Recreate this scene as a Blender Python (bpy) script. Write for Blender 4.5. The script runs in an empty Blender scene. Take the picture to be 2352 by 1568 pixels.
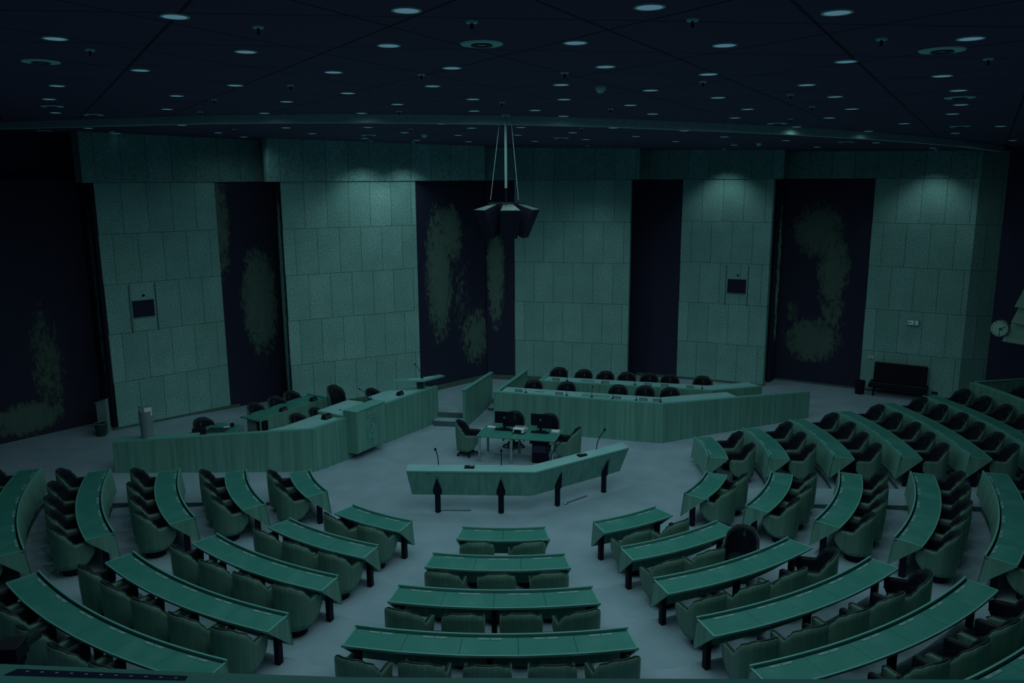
import bpy, bmesh, math, random
from mathutils import Vector, Matrix, noise
random.seed(7)
D = bpy.data; SC = bpy.context.scene; COL = SC.collection
PI = math.pi; rad = math.radians

# ------------------------------------------------------------------ camera, world, exposure
CAM = (0.0908, -20.1586, 7.54)
cd = D.cameras.new('camera'); cam = D.objects.new('camera', cd); COL.objects.link(cam)
cd.sensor_width = 36.0; cd.lens = 36.0 * 1874.9 / 2352.0; cd.clip_start = 0.05; cd.clip_end = 200
PITCH, ROLL = 0.19614, -0.005419
_R = Vector((1, 0, 0)); _U = Vector((0, math.sin(PITCH), math.cos(PITCH))); _F = Vector((0, math.cos(PITCH), -math.sin(PITCH)))
_R2 = math.cos(ROLL) * _R + math.sin(ROLL) * _U; _U2 = -math.sin(ROLL) * _R + math.cos(ROLL) * _U
M = Matrix(((_R2.x, _U2.x, -_F.x, CAM[0]), (_R2.y, _U2.y, -_F.y, CAM[1]), (_R2.z, _U2.z, -_F.z, CAM[2]), (0, 0, 0, 1)))
cam.matrix_world = M
SC.camera = cam
w = D.worlds.new('world'); SC.world = w; w.use_nodes = True
w.node_tree.nodes['Background'].inputs[0].default_value = (0.30, 0.45, 1.0, 1)
w.node_tree.nodes['Background'].inputs[1].default_value = 0.03
SC.view_settings.view_transform = 'Standard'; SC.view_settings.look = 'None'
SC.view_settings.exposure = 0.0; SC.view_settings.gamma = 1.0; SC.view_settings.use_curve_mapping = False
LAMP_W = 24.0          # power of one ceiling downlight
WALL_W = 60.0          # power of a downlight that grazes a wall

# ------------------------------------------------------------------ materials
def tint(c): return (min(1, c[0] / .74), c[1], c[2] / .96)
def mat(name, col, rough=0.6, spec=0.3, metal=0.0, emit=None):
    if max(col) > .2: col = tint(col)
    m = D.materials.new(name); m.use_nodes = True
    b = m.node_tree.nodes['Principled BSDF']
    b.inputs['Base Color'].default_value = (*col, 1); b.inputs['Roughness'].default_value = rough
    b.inputs['Specular IOR Level'].default_value = spec; b.inputs['Metallic'].default_value = metal
    if emit:
        b.inputs['Emission Color'].default_value = (*emit, 1); b.inputs['Emission Strength'].default_value = 1.0
    return m
def nd(m, t, **k):
    n = m.node_tree.nodes.new(t)
    for a, v in k.items(): setattr(n, a, v)
    return n
def lk(m, a, b): m.node_tree.links.new(a, b)
def coords(m, scale=(1, 1, 1), kind='Object'):
    tc = nd(m, 'ShaderNodeTexCoord'); mp = nd(m, 'ShaderNodeMapping'); mp.inputs['Scale'].default_value = scale
    lk(m, tc.outputs[kind], mp.inputs['Vector']); return mp.outputs['Vector']
def ramp(m, fac, stops):
    r = nd(m, 'ShaderNodeValToRGB'); e = r.color_ramp.elements
    while len(e) < len(stops): e.new(0.5)
    for i, (p, c) in enumerate(stops): e[i].position = p; e[i].color = (*c, 1)
    lk(m, fac, r.inputs['Fac']); return r.outputs['Color']
def noisy(name, c1, c2, scale=(1, 1, 1), ns=5, detail=4, rough=0.6, spec=0.3, lo=0.35, hi=0.65, bump=0.0, fine=None):
    if max(c1) > .1: c1 = tint(c1); c2 = tint(c2)
    m = mat(name, c1, rough, spec); b = m.node_tree.nodes['Principled BSDF']
    v = coords(m, scale); n = nd(m, 'ShaderNodeTexNoise'); n.inputs['Scale'].default_value = ns; n.inputs['Detail'].default_value = detail
    lk(m, v, n.inputs['Vector'])
    c = ramp(m, n.outputs['Fac'], [(lo, c1), (hi, c2)])
    lk(m, c, b.inputs['Base Color'])
    if bump:
        n2 = nd(m, 'ShaderNodeTexNoise'); n2.inputs['Scale'].default_value = fine or 120; n2.inputs['Detail'].default_value = 3
        v2 = coords(m); lk(m, v2, n2.inputs['Vector'])
        bp = nd(m, 'ShaderNodeBump'); bp.inputs['Strength'].default_value = bump; bp.inputs['Distance'].default_value = 0.02
        lk(m, n2.outputs['Fac'], bp.inputs['Height']); lk(m, bp.outputs['Normal'], b.inputs['Normal'])
    return m
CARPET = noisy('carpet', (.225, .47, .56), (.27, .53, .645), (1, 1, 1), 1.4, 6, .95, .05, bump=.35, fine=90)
CARPET_RISER_SHADE = noisy('carpet_riser_shade', (.06, .15, .16), (.08, .19, .20), (1, 1, 1), 3, 5, .95, .05, bump=.3)  # same carpet darkened: shade of the upright faces put into the colour
WOOD = noisy('veneer', (.085, .31, .25), (.13, .42, .35), (9, 9, .35), 1.2, 5, .45, .30)
WOOD_CHAIR = noisy('chair_veneer', (.072, .225, .178), (.098, .285, .230), (10, 10, .5), 1.6, 5, .42, .30)
WOOD_EDGE = mat('edge_veneer', (.11, .48, .43), .4, .4)
TOP = noisy('desk_linoleum', (.034, .275, .235), (.068, .335, .305), (1, 1, 1), 2.2, 7, .5, .22, lo=.42, hi=.78)
PALE = noisy('pale_ledge', (.19, .60, .62), (.24, .66, .68), (1, 1, 1), 2.2, 6, .5, .25)
CONSOLE = mat('console_plate', (.11, .42, .39), .5, .3)
PAD = mat('console_pad', (.20, .45, .47), .6, .2)
BLACK = mat('black_metal', (.009, .012, .026), .55, .12)
LEATHER = noisy('black_leather', (.010, .014, .032), (.013, .026, .036), (1, 1, 1), 6, 3, .48, .2)
LEATHER2 = mat('leather_trim', (.014, .036, .038), .40, .32)
EMBL = mat('embossed_emblem', (.055, .11, .10), .4, .4)
METAL = mat('painted_metal', (.14, .32, .33), .4, .4)
STEEL = mat('grey_steel', (.20, .42, .45), .35, .5, .2)
PLATE = mat('speaker_plate', (.07, .16, .155), .5, .2)
BOARD = mat('pale_board', (.30, .78, .64), .6, .2)
PAPER = mat('paper', (.55, .85, .95), .8, .1)
DARKWALL = mat('dark_wall', (.036, .041, .084), .8, .1)
CEIL = mat('ceiling_panel', (.105, .080, .15), .8, .15)
LENS = mat('lamp_lens', (.05, .05, .05), .5, 0, 0, (.060, .141, .185))
LENS_FAR = LENS
VENTM = mat('vent_metal', (.30, .95, .85), .5, .3)
SIGNM = mat('sign_face', (.10, .3, .3), .5, .2, 0, (.03, .075, .085))
SIGND = mat('sign_dark', (.02, .06, .055), .6, .2)
SCREEN = mat('black_screen', (.020, .024, .065), .2, .4)
GREENLEAF = mat('dark_green', (.03, .12, .1), .6, .2)
def stone_mat(name, tone=1.0):
    m = mat(name, (.2, .4, .4), .75, .15); b = m.node_tree.nodes['Principled BSDF']
    v = coords(m)
    br = nd(m, 'ShaderNodeTexBrick'); br.offset = .5; br.inputs['Scale'].default_value = 1
    br.inputs['Brick Width'].default_value = .70; br.inputs['Row Height'].default_value = 1.42
    br.inputs['Mortar Size'].default_value = .006; br.inputs['Mortar Smooth'].default_value = .1
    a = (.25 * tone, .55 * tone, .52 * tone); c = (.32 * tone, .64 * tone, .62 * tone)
    br.inputs['Color1'].default_value = (*a, 1); br.inputs['Color2'].default_value = (*c, 1); br.inputs['Mortar'].default_value = (.03, .09, .08, 1)
    sx = nd(m, 'ShaderNodeSeparateXYZ'); lk(m, v, sx.inputs[0]); cx = nd(m, 'ShaderNodeCombineXYZ')
    ad = nd(m, 'ShaderNodeMath', operation='ADD'); ad.inputs[1].default_value = 8 * 1.42 - 7.5
    lk(m, sx.outputs['Z'], ad.inputs[0]); lk(m, sx.outputs['X'], cx.inputs['X']); lk(m, ad.outputs[0], cx.inputs['Y'])
    lk(m, cx.outputs[0], br.inputs['Vector'])
    n = nd(m, 'ShaderNodeTexNoise'); n.inputs['Scale'].default_value = 22; n.inputs['Detail'].default_value = 5; n.inputs['Roughness'].default_value = .75
    lk(m, v, n.inputs['Vector'])
    n3 = nd(m, 'ShaderNodeTexNoise'); n3.inputs['Scale'].default_value = 1.3; n3.inputs['Detail'].default_value = 4; lk(m, v, n3.inputs['Vector'])
    g = ramp(m, n.outputs['Fac'], [(.33, (.42, .45, .44)), (.5, (.98, .98, .98)), (.66, (1.25, 1.25, 1.35))])
    g3 = ramp(m, n3.outputs['Fac'], [(.3, (.88, .9, .9)), (.7, (1.1, 1.08, 1.08))])
    mx = nd(m, 'ShaderNodeMix', data_type='RGBA', blend_type='MULTIPLY'); mx.inputs[0].default_value = 1
    lk(m, br.outputs['Color'], mx.inputs[6]); lk(m, g, mx.inputs[7])
    mx2 = nd(m, 'ShaderNodeMix', data_type='RGBA', blend_type='MULTIPLY'); mx2.inputs[0].default_value = 1
    lk(m, mx.outputs[2], mx2.inputs[6]); lk(m, g3, mx2.inputs[7]); lk(m, mx2.outputs[2], b.inputs['Base Color'])
    bp = nd(m, 'ShaderNodeBump'); bp.inputs['Strength'].default_value = .5; bp.inputs['Distance'].default_value = .02
    lk(m, n.outputs['Fac'], bp.inputs['Height']); lk(m, bp.outputs['Normal'], b.inputs['Normal'])
    return m
STONE = stone_mat('granite_cladding'); STONE_DARK = stone_mat('granite_lintel_shade', .8); STONE_SHADE = stone_mat('granite_return_shade', .6)  # lintel and return copies darkened: shade put into the stone colour
PLINTH = noisy('granite_plinth', (.045, .12, .10), (.10, .22, .19), (1, 1, 1), 40, 6, .8, .15)
BEAM = noisy('granite_edge', (.26, .62, .55), (.36, .80, .74), (1, 1, 1), 30, 6, .8, .15)
def art_mat(name, blobs, seed=0.0, stroke=(2.2, 2.2, 1.1), amp=.9, tint_=(.085, .135, .105)):
    """dark painted panel: pale brushy clouds, blobs = (x, z, rx, rz, strength) in panel metres"""
    m = mat(name, (.034, .039, .078), .7, .12); b = m.node_tree.nodes['Principled BSDF']
    v = coords(m); sx = nd(m, 'ShaderNodeSeparateXYZ'); lk(m, v, sx.inputs[0])
    def M2(op, a, c):
        n = nd(m, 'ShaderNodeMath', operation=op)
        for i, q in enumerate((a, c)):
            if isinstance(q, (int, float)): n.inputs[i].default_value = q
            else: lk(m, q, n.inputs[i])
        return n.outputs[0]
    tot = None
    for (bx, bz, rx, rz, st) in blobs:
        dx = M2('DIVIDE', M2('SUBTRACT', sx.outputs['X'], bx), rx); dz = M2('DIVIDE', M2('SUBTRACT', sx.outputs['Z'], bz), rz)
        d2 = M2('ADD', M2('MULTIPLY', dx, dx), M2('MULTIPLY', dz, dz))
        f = M2('MULTIPLY', M2('MAXIMUM', M2('SUBTRACT', 1.35, d2), 0.0), st)
        tot = f if tot is None else M2('MAXIMUM', tot, f)
    vv = coords(m, stroke); n = nd(m, 'ShaderNodeTexNoise'); n.inputs['Scale'].default_value = 2.6; n.inputs['Detail'].default_value = 9
    n.inputs['Roughness'].default_value = .72; n.inputs['Distortion'].default_value = .8
    n.inputs['Scale'].default_value = 3.4
    off = nd(m, 'ShaderNodeVectorMath', operation='ADD'); off.inputs[1].default_value = (seed, seed * 1.7, seed * .6)
    lk(m, vv, off.inputs[0]); lk(m, off.outputs[0], n.inputs['Vector'])
    s = M2('ADD', tot, M2('MULTIPLY', M2('SUBTRACT', n.outputs['Fac'], .5), amp * 2.4)) if tot is not None else M2('MULTIPLY', n.outputs['Fac'], amp)
    c = ramp(m, s, [(.38, (.034, .039, .078)), (.62, (tint_[0] * .75, tint_[1] * .75, tint_[2] * .75)), (.95, tint_)])
    lk(m, c, b.inputs['Base Color']); return m
def ceiling_mat(m):
    b = m.node_tree.nodes['Principled BSDF']; v = coords(m, kind='Object')
    tot = None
    for ang in (90, 30, 150):
        dv = nd(m, 'ShaderNodeVectorMath', operation='DOT_PRODUCT'); dv.inputs[1].default_value = (math.cos(rad(ang)), math.sin(rad(ang)), 0)
        lk(m, v, dv.inputs[0])
        a = nd(m, 'ShaderNodeMath', operation='ADD'); a.inputs[1].default_value = 100.35; lk(m, dv.outputs['Value'], a.inputs[0])
        f = nd(m, 'ShaderNodeMath', operation='MODULO'); f.inputs[1].default_value = 1.55; lk(m, a.outputs[0], f.inputs[0])
        l = nd(m, 'ShaderNodeMath', operation='LESS_THAN'); l.inputs[1].default_value = .03; lk(m, f.outputs[0], l.inputs[0])
        if tot is None: tot = l.outputs[0]
        else:
            x = nd(m, 'ShaderNodeMath', operation='MAXIMUM'); lk(m, tot, x.inputs[0]); lk(m, l.outputs[0], x.inputs[1]); tot = x.outputs[0]
    base = tuple(b.inputs['Base Color'].default_value)[:3]
    c = ramp(m, tot, [(0, base), (1, tuple(q * .25 for q in base))]); lk(m, c, b.inputs['Base Color'])
ceiling_mat(CEIL)

# ------------------------------------------------------------------ mesh helpers
class MB:
    def __init__(s): s.v = []; s.f = []
    def add(s, vs, fs):
        o = len(s.v); s.v += [tuple(q) for q in vs]; s.f += [tuple(o + i for i in f) for f in fs]; return s
    def box(s, c, d, rz=0, mtx=None):
        x, y, z = d[0] / 2, d[1] / 2, d[2] / 2
        vs = [Vector((a * x, b_ * y, e * z)) for a in (-1, 1) for b_ in (-1, 1) for e in (-1, 1)]
        R = Matrix.Rotation(rz, 3, 'Z') if mtx is None else mtx
        vs = [R @ q + Vector(c) for q in vs]
        return s.add(vs, [(0, 1, 3, 2), (4, 6, 7, 5), (0, 4, 5, 1), (2, 3, 7, 6), (0, 2, 6, 4), (1, 5, 7, 3)])
    def prism(s, pts, z0, z1):
        n = len(pts)
        z0s = z0 if isinstance(z0, (list, tuple)) else [z0] * n; z1s = z1 if isinstance(z1, (list, tuple)) else [z1] * n
        vs = [(p[0], p[1], z0s[i]) for i, p in enumerate(pts)] + [(p[0], p[1], z1s[i]) for i, p in enumerate(pts)]
        fs = [tuple(range(n - 1, -1, -1)), tuple(range(n, 2 * n))] + [(i, (i + 1) % n, n + (i + 1) % n, n + i) for i in range(n)]
        return s.add(vs, fs)
    def wallrun(s, pts, z0, z1, th):
        """vertical slab following pts, th = thickness to the left of the run (mitred)"""
        P = [Vector((p[0], p[1])) for p in pts]; O = []
        for i, p in enumerate(P):
            ns = []
            if i > 0: d = (P[i] - P[i - 1]).normalized(); ns.append(Vector((-d.y, d.x)))
            if i < len(P) - 1: d = (P[i + 1] - P[i]).normalized(); ns.append(Vector((-d.y, d.x)))
            a = sum(ns, Vector((0, 0))); a.normalize(); k = th / max(.3, a.dot(ns[0])); O.append(p + a * k)
        for i in range(len(P) - 1):
            s.prism([P[i], P[i + 1], O[i + 1], O[i]], z0, z1)
        return s
    def tube(s, path, r, n=8, closed=False, caps=True):
        path = [Vector(p) for p in path]; m = len(path); rs = r if isinstance(r, (list, tuple)) else [r] * m
        rings = []; up = Vector((0, 0, 1))
        prev = None
        for i in range(m):
            a = path[(i - 1) % m] if (i > 0 or closed) else path[i]; b_ = path[(i + 1) % m] if (i < m - 1 or closed) else path[i]
            t = (b_ - a).normalized()
            if prev is None:
                x = t.cross(up);
                if x.length < 1e-3: x = t.cross(Vector((1, 0, 0)))
            else: x = prev - t * prev.dot(t)
            x.normalize(); prev = x; y = t.cross(x)
            rings.append([path[i] + (x * math.cos(2 * PI * k / n) + y * math.sin(2 * PI * k / n)) * rs[i] for k in range(n)])
        vs = [q for rg in rings for q in rg]; fs = []
        for i in range(m if closed else m - 1):
            j = (i + 1) % m
            for k in range(n): fs.append((i * n + k, i * n + (k + 1) % n, j * n + (k + 1) % n, j * n + k))
        if caps and not closed: fs += [tuple(range(n - 1, -1, -1)), tuple((m - 1) * n + k for k in range(n))]
        return s.add(vs, fs)
    def lathe(s, prof, c=(0, 0, 0), n=20, ring=False):
        vs = []; fs = []; m = len(prof)
        for (r, z) in prof:
            for k in range(n): a = 2 * PI * k / n; vs.append((c[0] + r * math.cos(a), c[1] + r * math.sin(a), c[2] + z))
        for i in range(m - 1):
            for k in range(n): fs.append((i * n + k, i * n + (k + 1) % n, (i + 1) * n + (k + 1) % n, (i + 1) * n + k))
        if ring: fs += [((m - 1) * n + k, (m - 1) * n + (k + 1) % n, (k + 1) % n, k) for k in range(n)]
        else: fs += [tuple(range(n - 1, -1, -1)), tuple((m - 1) * n + k for k in range(n))]
        return s.add(vs, fs)
    def sphere(s, c, r, n=12, m=8, sc=(1, 1, 1)):
        prof = [(max(1e-4, r * math.sin(PI * i / m)), -r * math.cos(PI * i / m)) for i in range(m + 1)]
        t = MB().lathe(prof, (0, 0, 0), n); return s.add([(c[0] + q[0] * sc[0], c[1] + q[1] * sc[1], c[2] + q[2] * sc[2]) for q in t.v], t.f)
    def arc(s, prof, t0, t1, n=None, step=1.5):
        """closed profile [(rho, z)] swept about the hall centre from t0 to t1 degrees"""
        n = n or max(2, int(abs(t1 - t0) / step) + 1); m = len(prof); vs = []; fs = []
        for i in range(n + 1):
            a = rad(t0 + (t1 - t0) * i / n)
            for (r, z) in prof: vs.append((r * math.cos(a), r * math.sin(a), z))
        for i in range(n):
            for k in range(m): fs.append((i * m + k, (i + 1) * m + k, (i + 1) * m + (k + 1) % m, i * m + (k + 1) % m))
        fs += [tuple(range(m)), tuple(n * m + k for k in range(m - 1, -1, -1))]
        return s.add(vs, fs)
    def grid(s, rows):
        n = len(rows[0]); vs = [q for r_ in rows for q in r_]
        fs = [(i * n + k, i * n + k + 1, (i + 1) * n + k + 1, (i + 1) * n + k) for i in range(len(rows) - 1) for k in range(n - 1)]
        return s.add(vs, fs)
    def build(s, name, m, parent=None, smooth=False, bevel=0, loc=None, rz=0, fix=True):
        me = D.meshes.new(name)
        o = D.objects.new(name, me); COL.objects.link(o)
        L = Vector((0, 0, 0))
        me.from_pydata(s.v, [], s.f); me.materials.append(m)
        if fix:
            b = bmesh.new(); b.from_mesh(me); bmesh.ops.recalc_face_normals(b, faces=b.faces); b.to_mesh(me); b.free()
        if smooth:
            for p in me.polygons: p.use_smooth = True
        if bevel:
            md = o.modifiers.new('bevel', 'BEVEL'); md.width = bevel; md.segments = 2; md.limit_method = 'ANGLE'
        if loc is not None: o.location = loc
        if rz: o.rotation_euler = (0, 0, rz)
        if parent: o.parent = parent
        return o
def tag(o, label, cat, group=None):
    o['label'] = label; o['category'] = cat
    if group: o['group'] = group
    return o
def thing(name, label, cat, loc=(0, 0, 0), rz=0, group=None):
    o = D.objects.new(name, None); COL.objects.link(o); o.location = loc; o.rotation_euler = (0, 0, rz); o.empty_display_size = .1
    return tag(o, label, cat, group)
def struct(o): o['kind'] = 'structure'; return o
def recentre(o, c):
    """move the mesh of a top-level object so that its origin sits at c"""
    c = Vector(c); o.data.transform(Matrix.Translation(-c)); o.location = c; return o
def kids(o): return [c for c in D.objects if c.parent == o]
def copy_tree(o, parent=None, K=None):
    c = o.copy(); COL.objects.link(c); c.parent = parent
    for ch in K[o.name]: copy_tree(ch, c, K)
    return c
def kidmap(root):
    K = {}
    def rec(q):
        K[q.name] = kids(q)
        for c in K[q.name]: rec(c)
    rec(root); return K
ORD = ['first', 'second', 'third', 'fourth', 'fifth', 'sixth', 'seventh', 'eighth', 'ninth', 'tenth']
SL = .0755
def ramp_z(rho): return min(.44, max(0, SL * (rho - 4.9)))
def pol(r, t, z=0): return (r * math.cos(rad(t)), r * math.sin(rad(t)), z)

# ------------------------------------------------------------------ room shell
RHO = [0, 5.01, 6.45, 7.915, 9.405, 10.87, 12.33, 13.8]
TZ = .1106
def th_line(rho, p, q):           # angle where the circle rho meets the line p-q (outermost)
    p = Vector(p); d = Vector(q) - p; a = d.dot(d); b = 2 * p.dot(d); c = p.dot(p) - rho * rho
    t = (-b + math.sqrt(max(0, b * b - 4 * a * c))) / (2 * a); s = p + d * t; return math.degrees(math.atan2(s.y, s.x))
def tL(r): return th_line(r, (-4.5, -1.73), (-8.93, -2.57))
def tN(r): return th_line(r, (4.2, -1.86), (11.5, -3.6))
def tF(r): return th_line(r, (4.2, -.88), (11.5, -2.5))
def tR(r): return th_line(r, (4.5, .78), (10.6, 2.6))
fl = MB(); ri = MB()
def sector(r0, r1, ta, tb, zf, n=24, m=1):
    rows = []
    for i in range(m + 1):
        r = r0 + (r1 - r0) * i / m; a, b = ta(r), tb(r)
        rows.append([pol(r, a + (b - a) * k / n, zf(r)) for k in range(n + 1)])
    fl.grid(rows)
def riser_arc(r, ta, tb, z0, z1, n=40):
    a, b = ta(r), tb(r); ri.grid([[pol(r, a + (b - a) * k / n, z0) for k in range(n + 1)], [pol(r, a + (b - a) * k / n, z1) for k in range(n + 1)]])
fl.add([(0, 0, 0)] + [pol(4.9, a * 5, 0) for a in range(72)], [(0, 1 + i, 1 + (i + 1) % 72) for i in range(72)])
EDG = [4.9, 6.45, 7.92, 9.41, 10.88, 12.34, 13.8, 20]
for k in range(7):
    z = TZ * k
    for (ta, tb, n) in ((lambda r: tL(r) - 360 if tL(r) > 0 else tL(r), tN, 60), (tF, tR, 12)):
        sector(EDG[k], EDG[k + 1], ta, tb, lambda r: z, n, 1)
        if k: riser_arc(EDG[k], ta, tb, z - TZ, z)
for (ta, tb, n) in ((tN, tF, 4), (tR, lambda r: tL(r) + 360 if tL(r) < 0 else tL(r), 60)):
    for (a, b, m) in ((4.9, 10.73, 12), (10.73, 20, 6)):
        sector(a, b, ta, tb, ramp_z, n, m)
for te in (tL, tN, tF, tR):      # upright edges beside the ramps
    rs = [4.9 + i * .25 for i in range(40)]
    ri.grid([[pol(r, te(r), -.05) for r in rs], [pol(r, te(r), ramp_z(r)) for r in rs]])
floor = struct(fl.build('floor', CARPET)); 
struct(ri.build('trim_1', CARPET_RISER_SHADE))
# dais platform
PL = [(-9.87, -.74), (-5.11, .26), (-4.32, 1.46), (-3.6, 2.67), (-2.25, 4.70)]
GV = [(-.48, 3.94), (4.42, 2.49), (9.10, 3.75)]
PZ = .34
plat = [(-9.9, -.66), (-5.15, .34), (-4.36, 1.52), (-3.64, 2.73), (-2.32, 4.74), (-1.46, 4.58), (-.83, 6.38), (.22, 6.12), (.0, 5.6), (-.42, 4.02), (4.42, 2.56), (9.05, 3.80), (9.6, 4.6), (9.3, 7.2), (0, 9.6), (-7, 6.6), (-11.4, 2.9)]
struct(MB().prism(plat, 0.002, PZ).build('floor_dais', CARPET))
st = thing('carpeted_steps', 'two carpeted steps up between the left counter and the wood divider wall', 'steps', (-1.88, 4.35, 0))
MB().prism([(-2.37, 4.35), (-1.47, 4.20), (-1.40, 4.58), (-2.34, 4.76)], 0, .17).build('lower_step', CARPET, None)
o = D.objects['lower_step']; o.parent = st; o.matrix_parent_inverse = Matrix.Translation((1.88, -4.35, 0))
for (pts, z0, z1) in (([(-2.37, 4.345), (-1.45, 4.185), (-1.45, 4.19), (-2.37, 4.35)], 0, .165), ([(-2.33, 4.732), (-1.34, 4.550), (-1.34, 4.556), (-2.33, 4.738)], .17, .338)):
    o = MB().prism(pts, z0, z1).build('riser', CARPET_RISER_SHADE); o.parent = st; o.matrix_parent_inverse = Matrix.Translation((1.88, -4.35, 0))
st2 = thing('carpeted_steps', 'two carpeted steps between the divider wall and the right-hand counter', 'steps', (-.5, 5.8, 0))
for nm, pts, z0, z1, mm in (('lower_step', [(-.72, 5.80), (.05, 5.57), (.19, 6.12), (-.58, 6.34)], 0, .17, CARPET), ('riser', [(-.72, 5.795), (.05, 5.565), (.05, 5.57), (-.72, 5.80)], 0, .165, CARPET_RISER_SHADE), ('riser', [(-.60, 6.30), (.2, 6.10), (.2, 6.105), (-.60, 6.305)], .17, .338, CARPET_RISER_SHADE)):
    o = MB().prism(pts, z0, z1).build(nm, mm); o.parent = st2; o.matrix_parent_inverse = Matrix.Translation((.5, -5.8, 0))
def panel(name, A, B, z0, z1, m, depth=.3, front=0.0, kind='structure'):
    """upright slab whose face runs A->B (its back is away from the hall); local x runs along it"""
    A = Vector(A); B = Vector(B); d = B - A; L = d.length; rz = math.atan2(d.y, d.x)
    o = MB().box((L / 2, depth / 2 - front, (z0 + z1) / 2), (L, depth, z1 - z0)).build(name, m, None, loc=(A.x, A.y, 0), rz=rz)
    if kind: o['kind'] = kind
    return o
def zf(x): return 8.62 - .021 * x
# stone piers, lintels and plinths (west to east along the back of the hall)
panel('wall_back', (-11.41, 2.73), (-8.92, 5.07), 0, 7.5, STONE, .06)
panel('wall_back_1', (-6.87, 4.89), (-3.04, 6.96), 0, 7.5, STONE, .06)
panel('wall_back_2', (.2, 8.9), (4.15, 7.97), 0, 7.5, STONE, .5)
panel('wall_back_3', (6.05, 8.67), (8.80, 7.385), 0, 7.5, STONE, .5)
panel('wall_back_4', (11.94, 6.88), (14.45, 5.31), 0, 7.5, STONE, .5)
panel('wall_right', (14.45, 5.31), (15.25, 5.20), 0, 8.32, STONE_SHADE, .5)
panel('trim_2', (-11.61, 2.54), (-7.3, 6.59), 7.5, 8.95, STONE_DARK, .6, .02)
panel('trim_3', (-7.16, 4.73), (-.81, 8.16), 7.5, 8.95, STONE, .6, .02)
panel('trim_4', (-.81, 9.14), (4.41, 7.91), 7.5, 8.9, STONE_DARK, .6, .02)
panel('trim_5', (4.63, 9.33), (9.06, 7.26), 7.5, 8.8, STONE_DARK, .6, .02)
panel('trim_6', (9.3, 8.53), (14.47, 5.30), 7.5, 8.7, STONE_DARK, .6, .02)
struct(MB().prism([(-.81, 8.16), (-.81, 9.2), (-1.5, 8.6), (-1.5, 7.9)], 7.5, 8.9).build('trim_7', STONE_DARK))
k = 0
for A, B in (((-11.5, 2.65), (-8.7, 5.28)), ((-6.95, 4.85), (-2.98, 7.0)), ((-2.98, 7.0), (-.83, 9.12)), ((-.83, 9.12), (4.2, 7.96)), ((4.7, 9.25), (6.05, 8.63)), ((6.05, 8.66), (8.85, 7.35)), ((9.45, 8.42), (14.45, 5.29))):
    k += 1; A_ = Vector(A); B_ = Vector(B)
    panel('baseboard_%d' % k, A, B, .2, .50, PLINTH, .12, .035)
# painted dark panels between the piers
A_ART = [
 ('left', (-15.6, -.50), (-12.25, 3.55), [(3.9, 2.4, .55, 2.0, .5), (3.2, 1.0, 1.1, .55, .75)], 3.1, .8, (.11, .20, .17)),
 ('left_return', (-12.25, 3.55), (-11.42, 2.74), [(.8, 4.0, .5, 4.2, .62)], 1.3, 1.1, (.24, .50, .40)),
 ('next', (-8.92, 5.07), (-7.5, 6.40), [(1.25, 3.7, .70, 2.0, .72), (.0, 6.3, .45, 2.2, .62)], 7.7, .8, (.13, .23, .20)),
 ('return', (-7.52, 6.38), (-6.88, 4.90), [(.75, 3.4, .5, 4.4, .75)], 2.2, .9, (.34, .80, .70)),  # brushwork on flank strips also brightened: lamp light put into the tint
 ('centre', (-3.04, 6.96), (-.83, 9.12), [(.95, 4.4, .66, 2.6, .75), (1.45, 5.7, .66, 1.2, .68), (2.6, 2.0, .8, 1.2, .62), (1.9, 3.6, .5, 1.6, .36)], 5.3, 1.0, (.13, .23, .20)),
 ('centre_right', (-.83, 9.12), (.2, 8.9), [(.35, 4.3, .36, 2.2, .75)], 9.1, 1.0, (.13, .23, .20)),
 ('dark', (4.15, 9.58), (6.05, 8.67), [], 1.0, .28, (.014, .018, .035)),
 ('narrow', (9.2, 7.9), (9.55, 8.36), [(.3, 4.3, .22, 3.2, .55)], 4.4, .8, (.40, .75, .62)),
 ('right', (9.5, 8.39), (11.94, 6.88), [(1.2, 5.75, .95, 1.05, .75), (1.75, 4.5, .62, 1.5, .70), (1.2, 2.0, 1.05, .9, .75), (1.85, 3.0, .5, .9, .5), (.45, 2.9, .3, .7, .4)], 6.6, .85, (.11, .19, .165)),
]
ART_LAB = {'left': 'tall dark painted wall panel at the far left edge, faint brushwork low down',
 'next': 'tall dark painted panel left of the broad lit stone pier, with a pale oval cloud',
 'left_return': 'narrow dark brushed painted strip on the left flank of the leftmost stone pier',
 'return': 'narrow pale brushed painted strip on the left flank of the broad lit stone pier',
 'centre': 'large dark painted panel behind the lectern with pale upright brushy forms',
 'centre_right': 'narrow painted panel strip behind the hanging loudspeakers, left of the central stone pier',
 'dark': 'plain dark panel between the two stone piers right of centre',
 'narrow': 'thin speckled painted strip on the right flank of the pier with the wall screen',
 'right': 'large dark painted panel at the right with a pale crescent cloud'}
for (nm, A, B, bl, sd, amp, tnt) in A_ART:
    m = art_mat('painting_' + nm, bl, sd, amp=amp, tint_=tnt) if bl else DARKWALL
    o = panel('painted_wall_panel', A, B, .40, 7.6, m, .10, -.02, None); tag(o, ART_LAB[nm], 'painting', 'dark painted panels between the stone piers')
panel('wall_left', (-15.9, -.60), (-12.3, 3.9), -.1, 9.0, DARKWALL, .3, -.14)
panel('wall_left_2', (-12.3, 3.8), (-11.3, 2.85), -.1, 9.0, DARKWALL, .3, -.12)
panel('wall_left_1', (-18, -24), (-15.9, -.6), -.1, 9.2, DARKWALL, .3)
panel('wall_back_12', (-11.5, 2.75), (-8.9, 5.2), -.1, 7.6, DARKWALL, .3, -.08)
panel('wall_back_13', (-6.78, 5.06), (-3.1, 7.05), -.1, 7.6, DARKWALL, .3, -.08)
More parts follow.
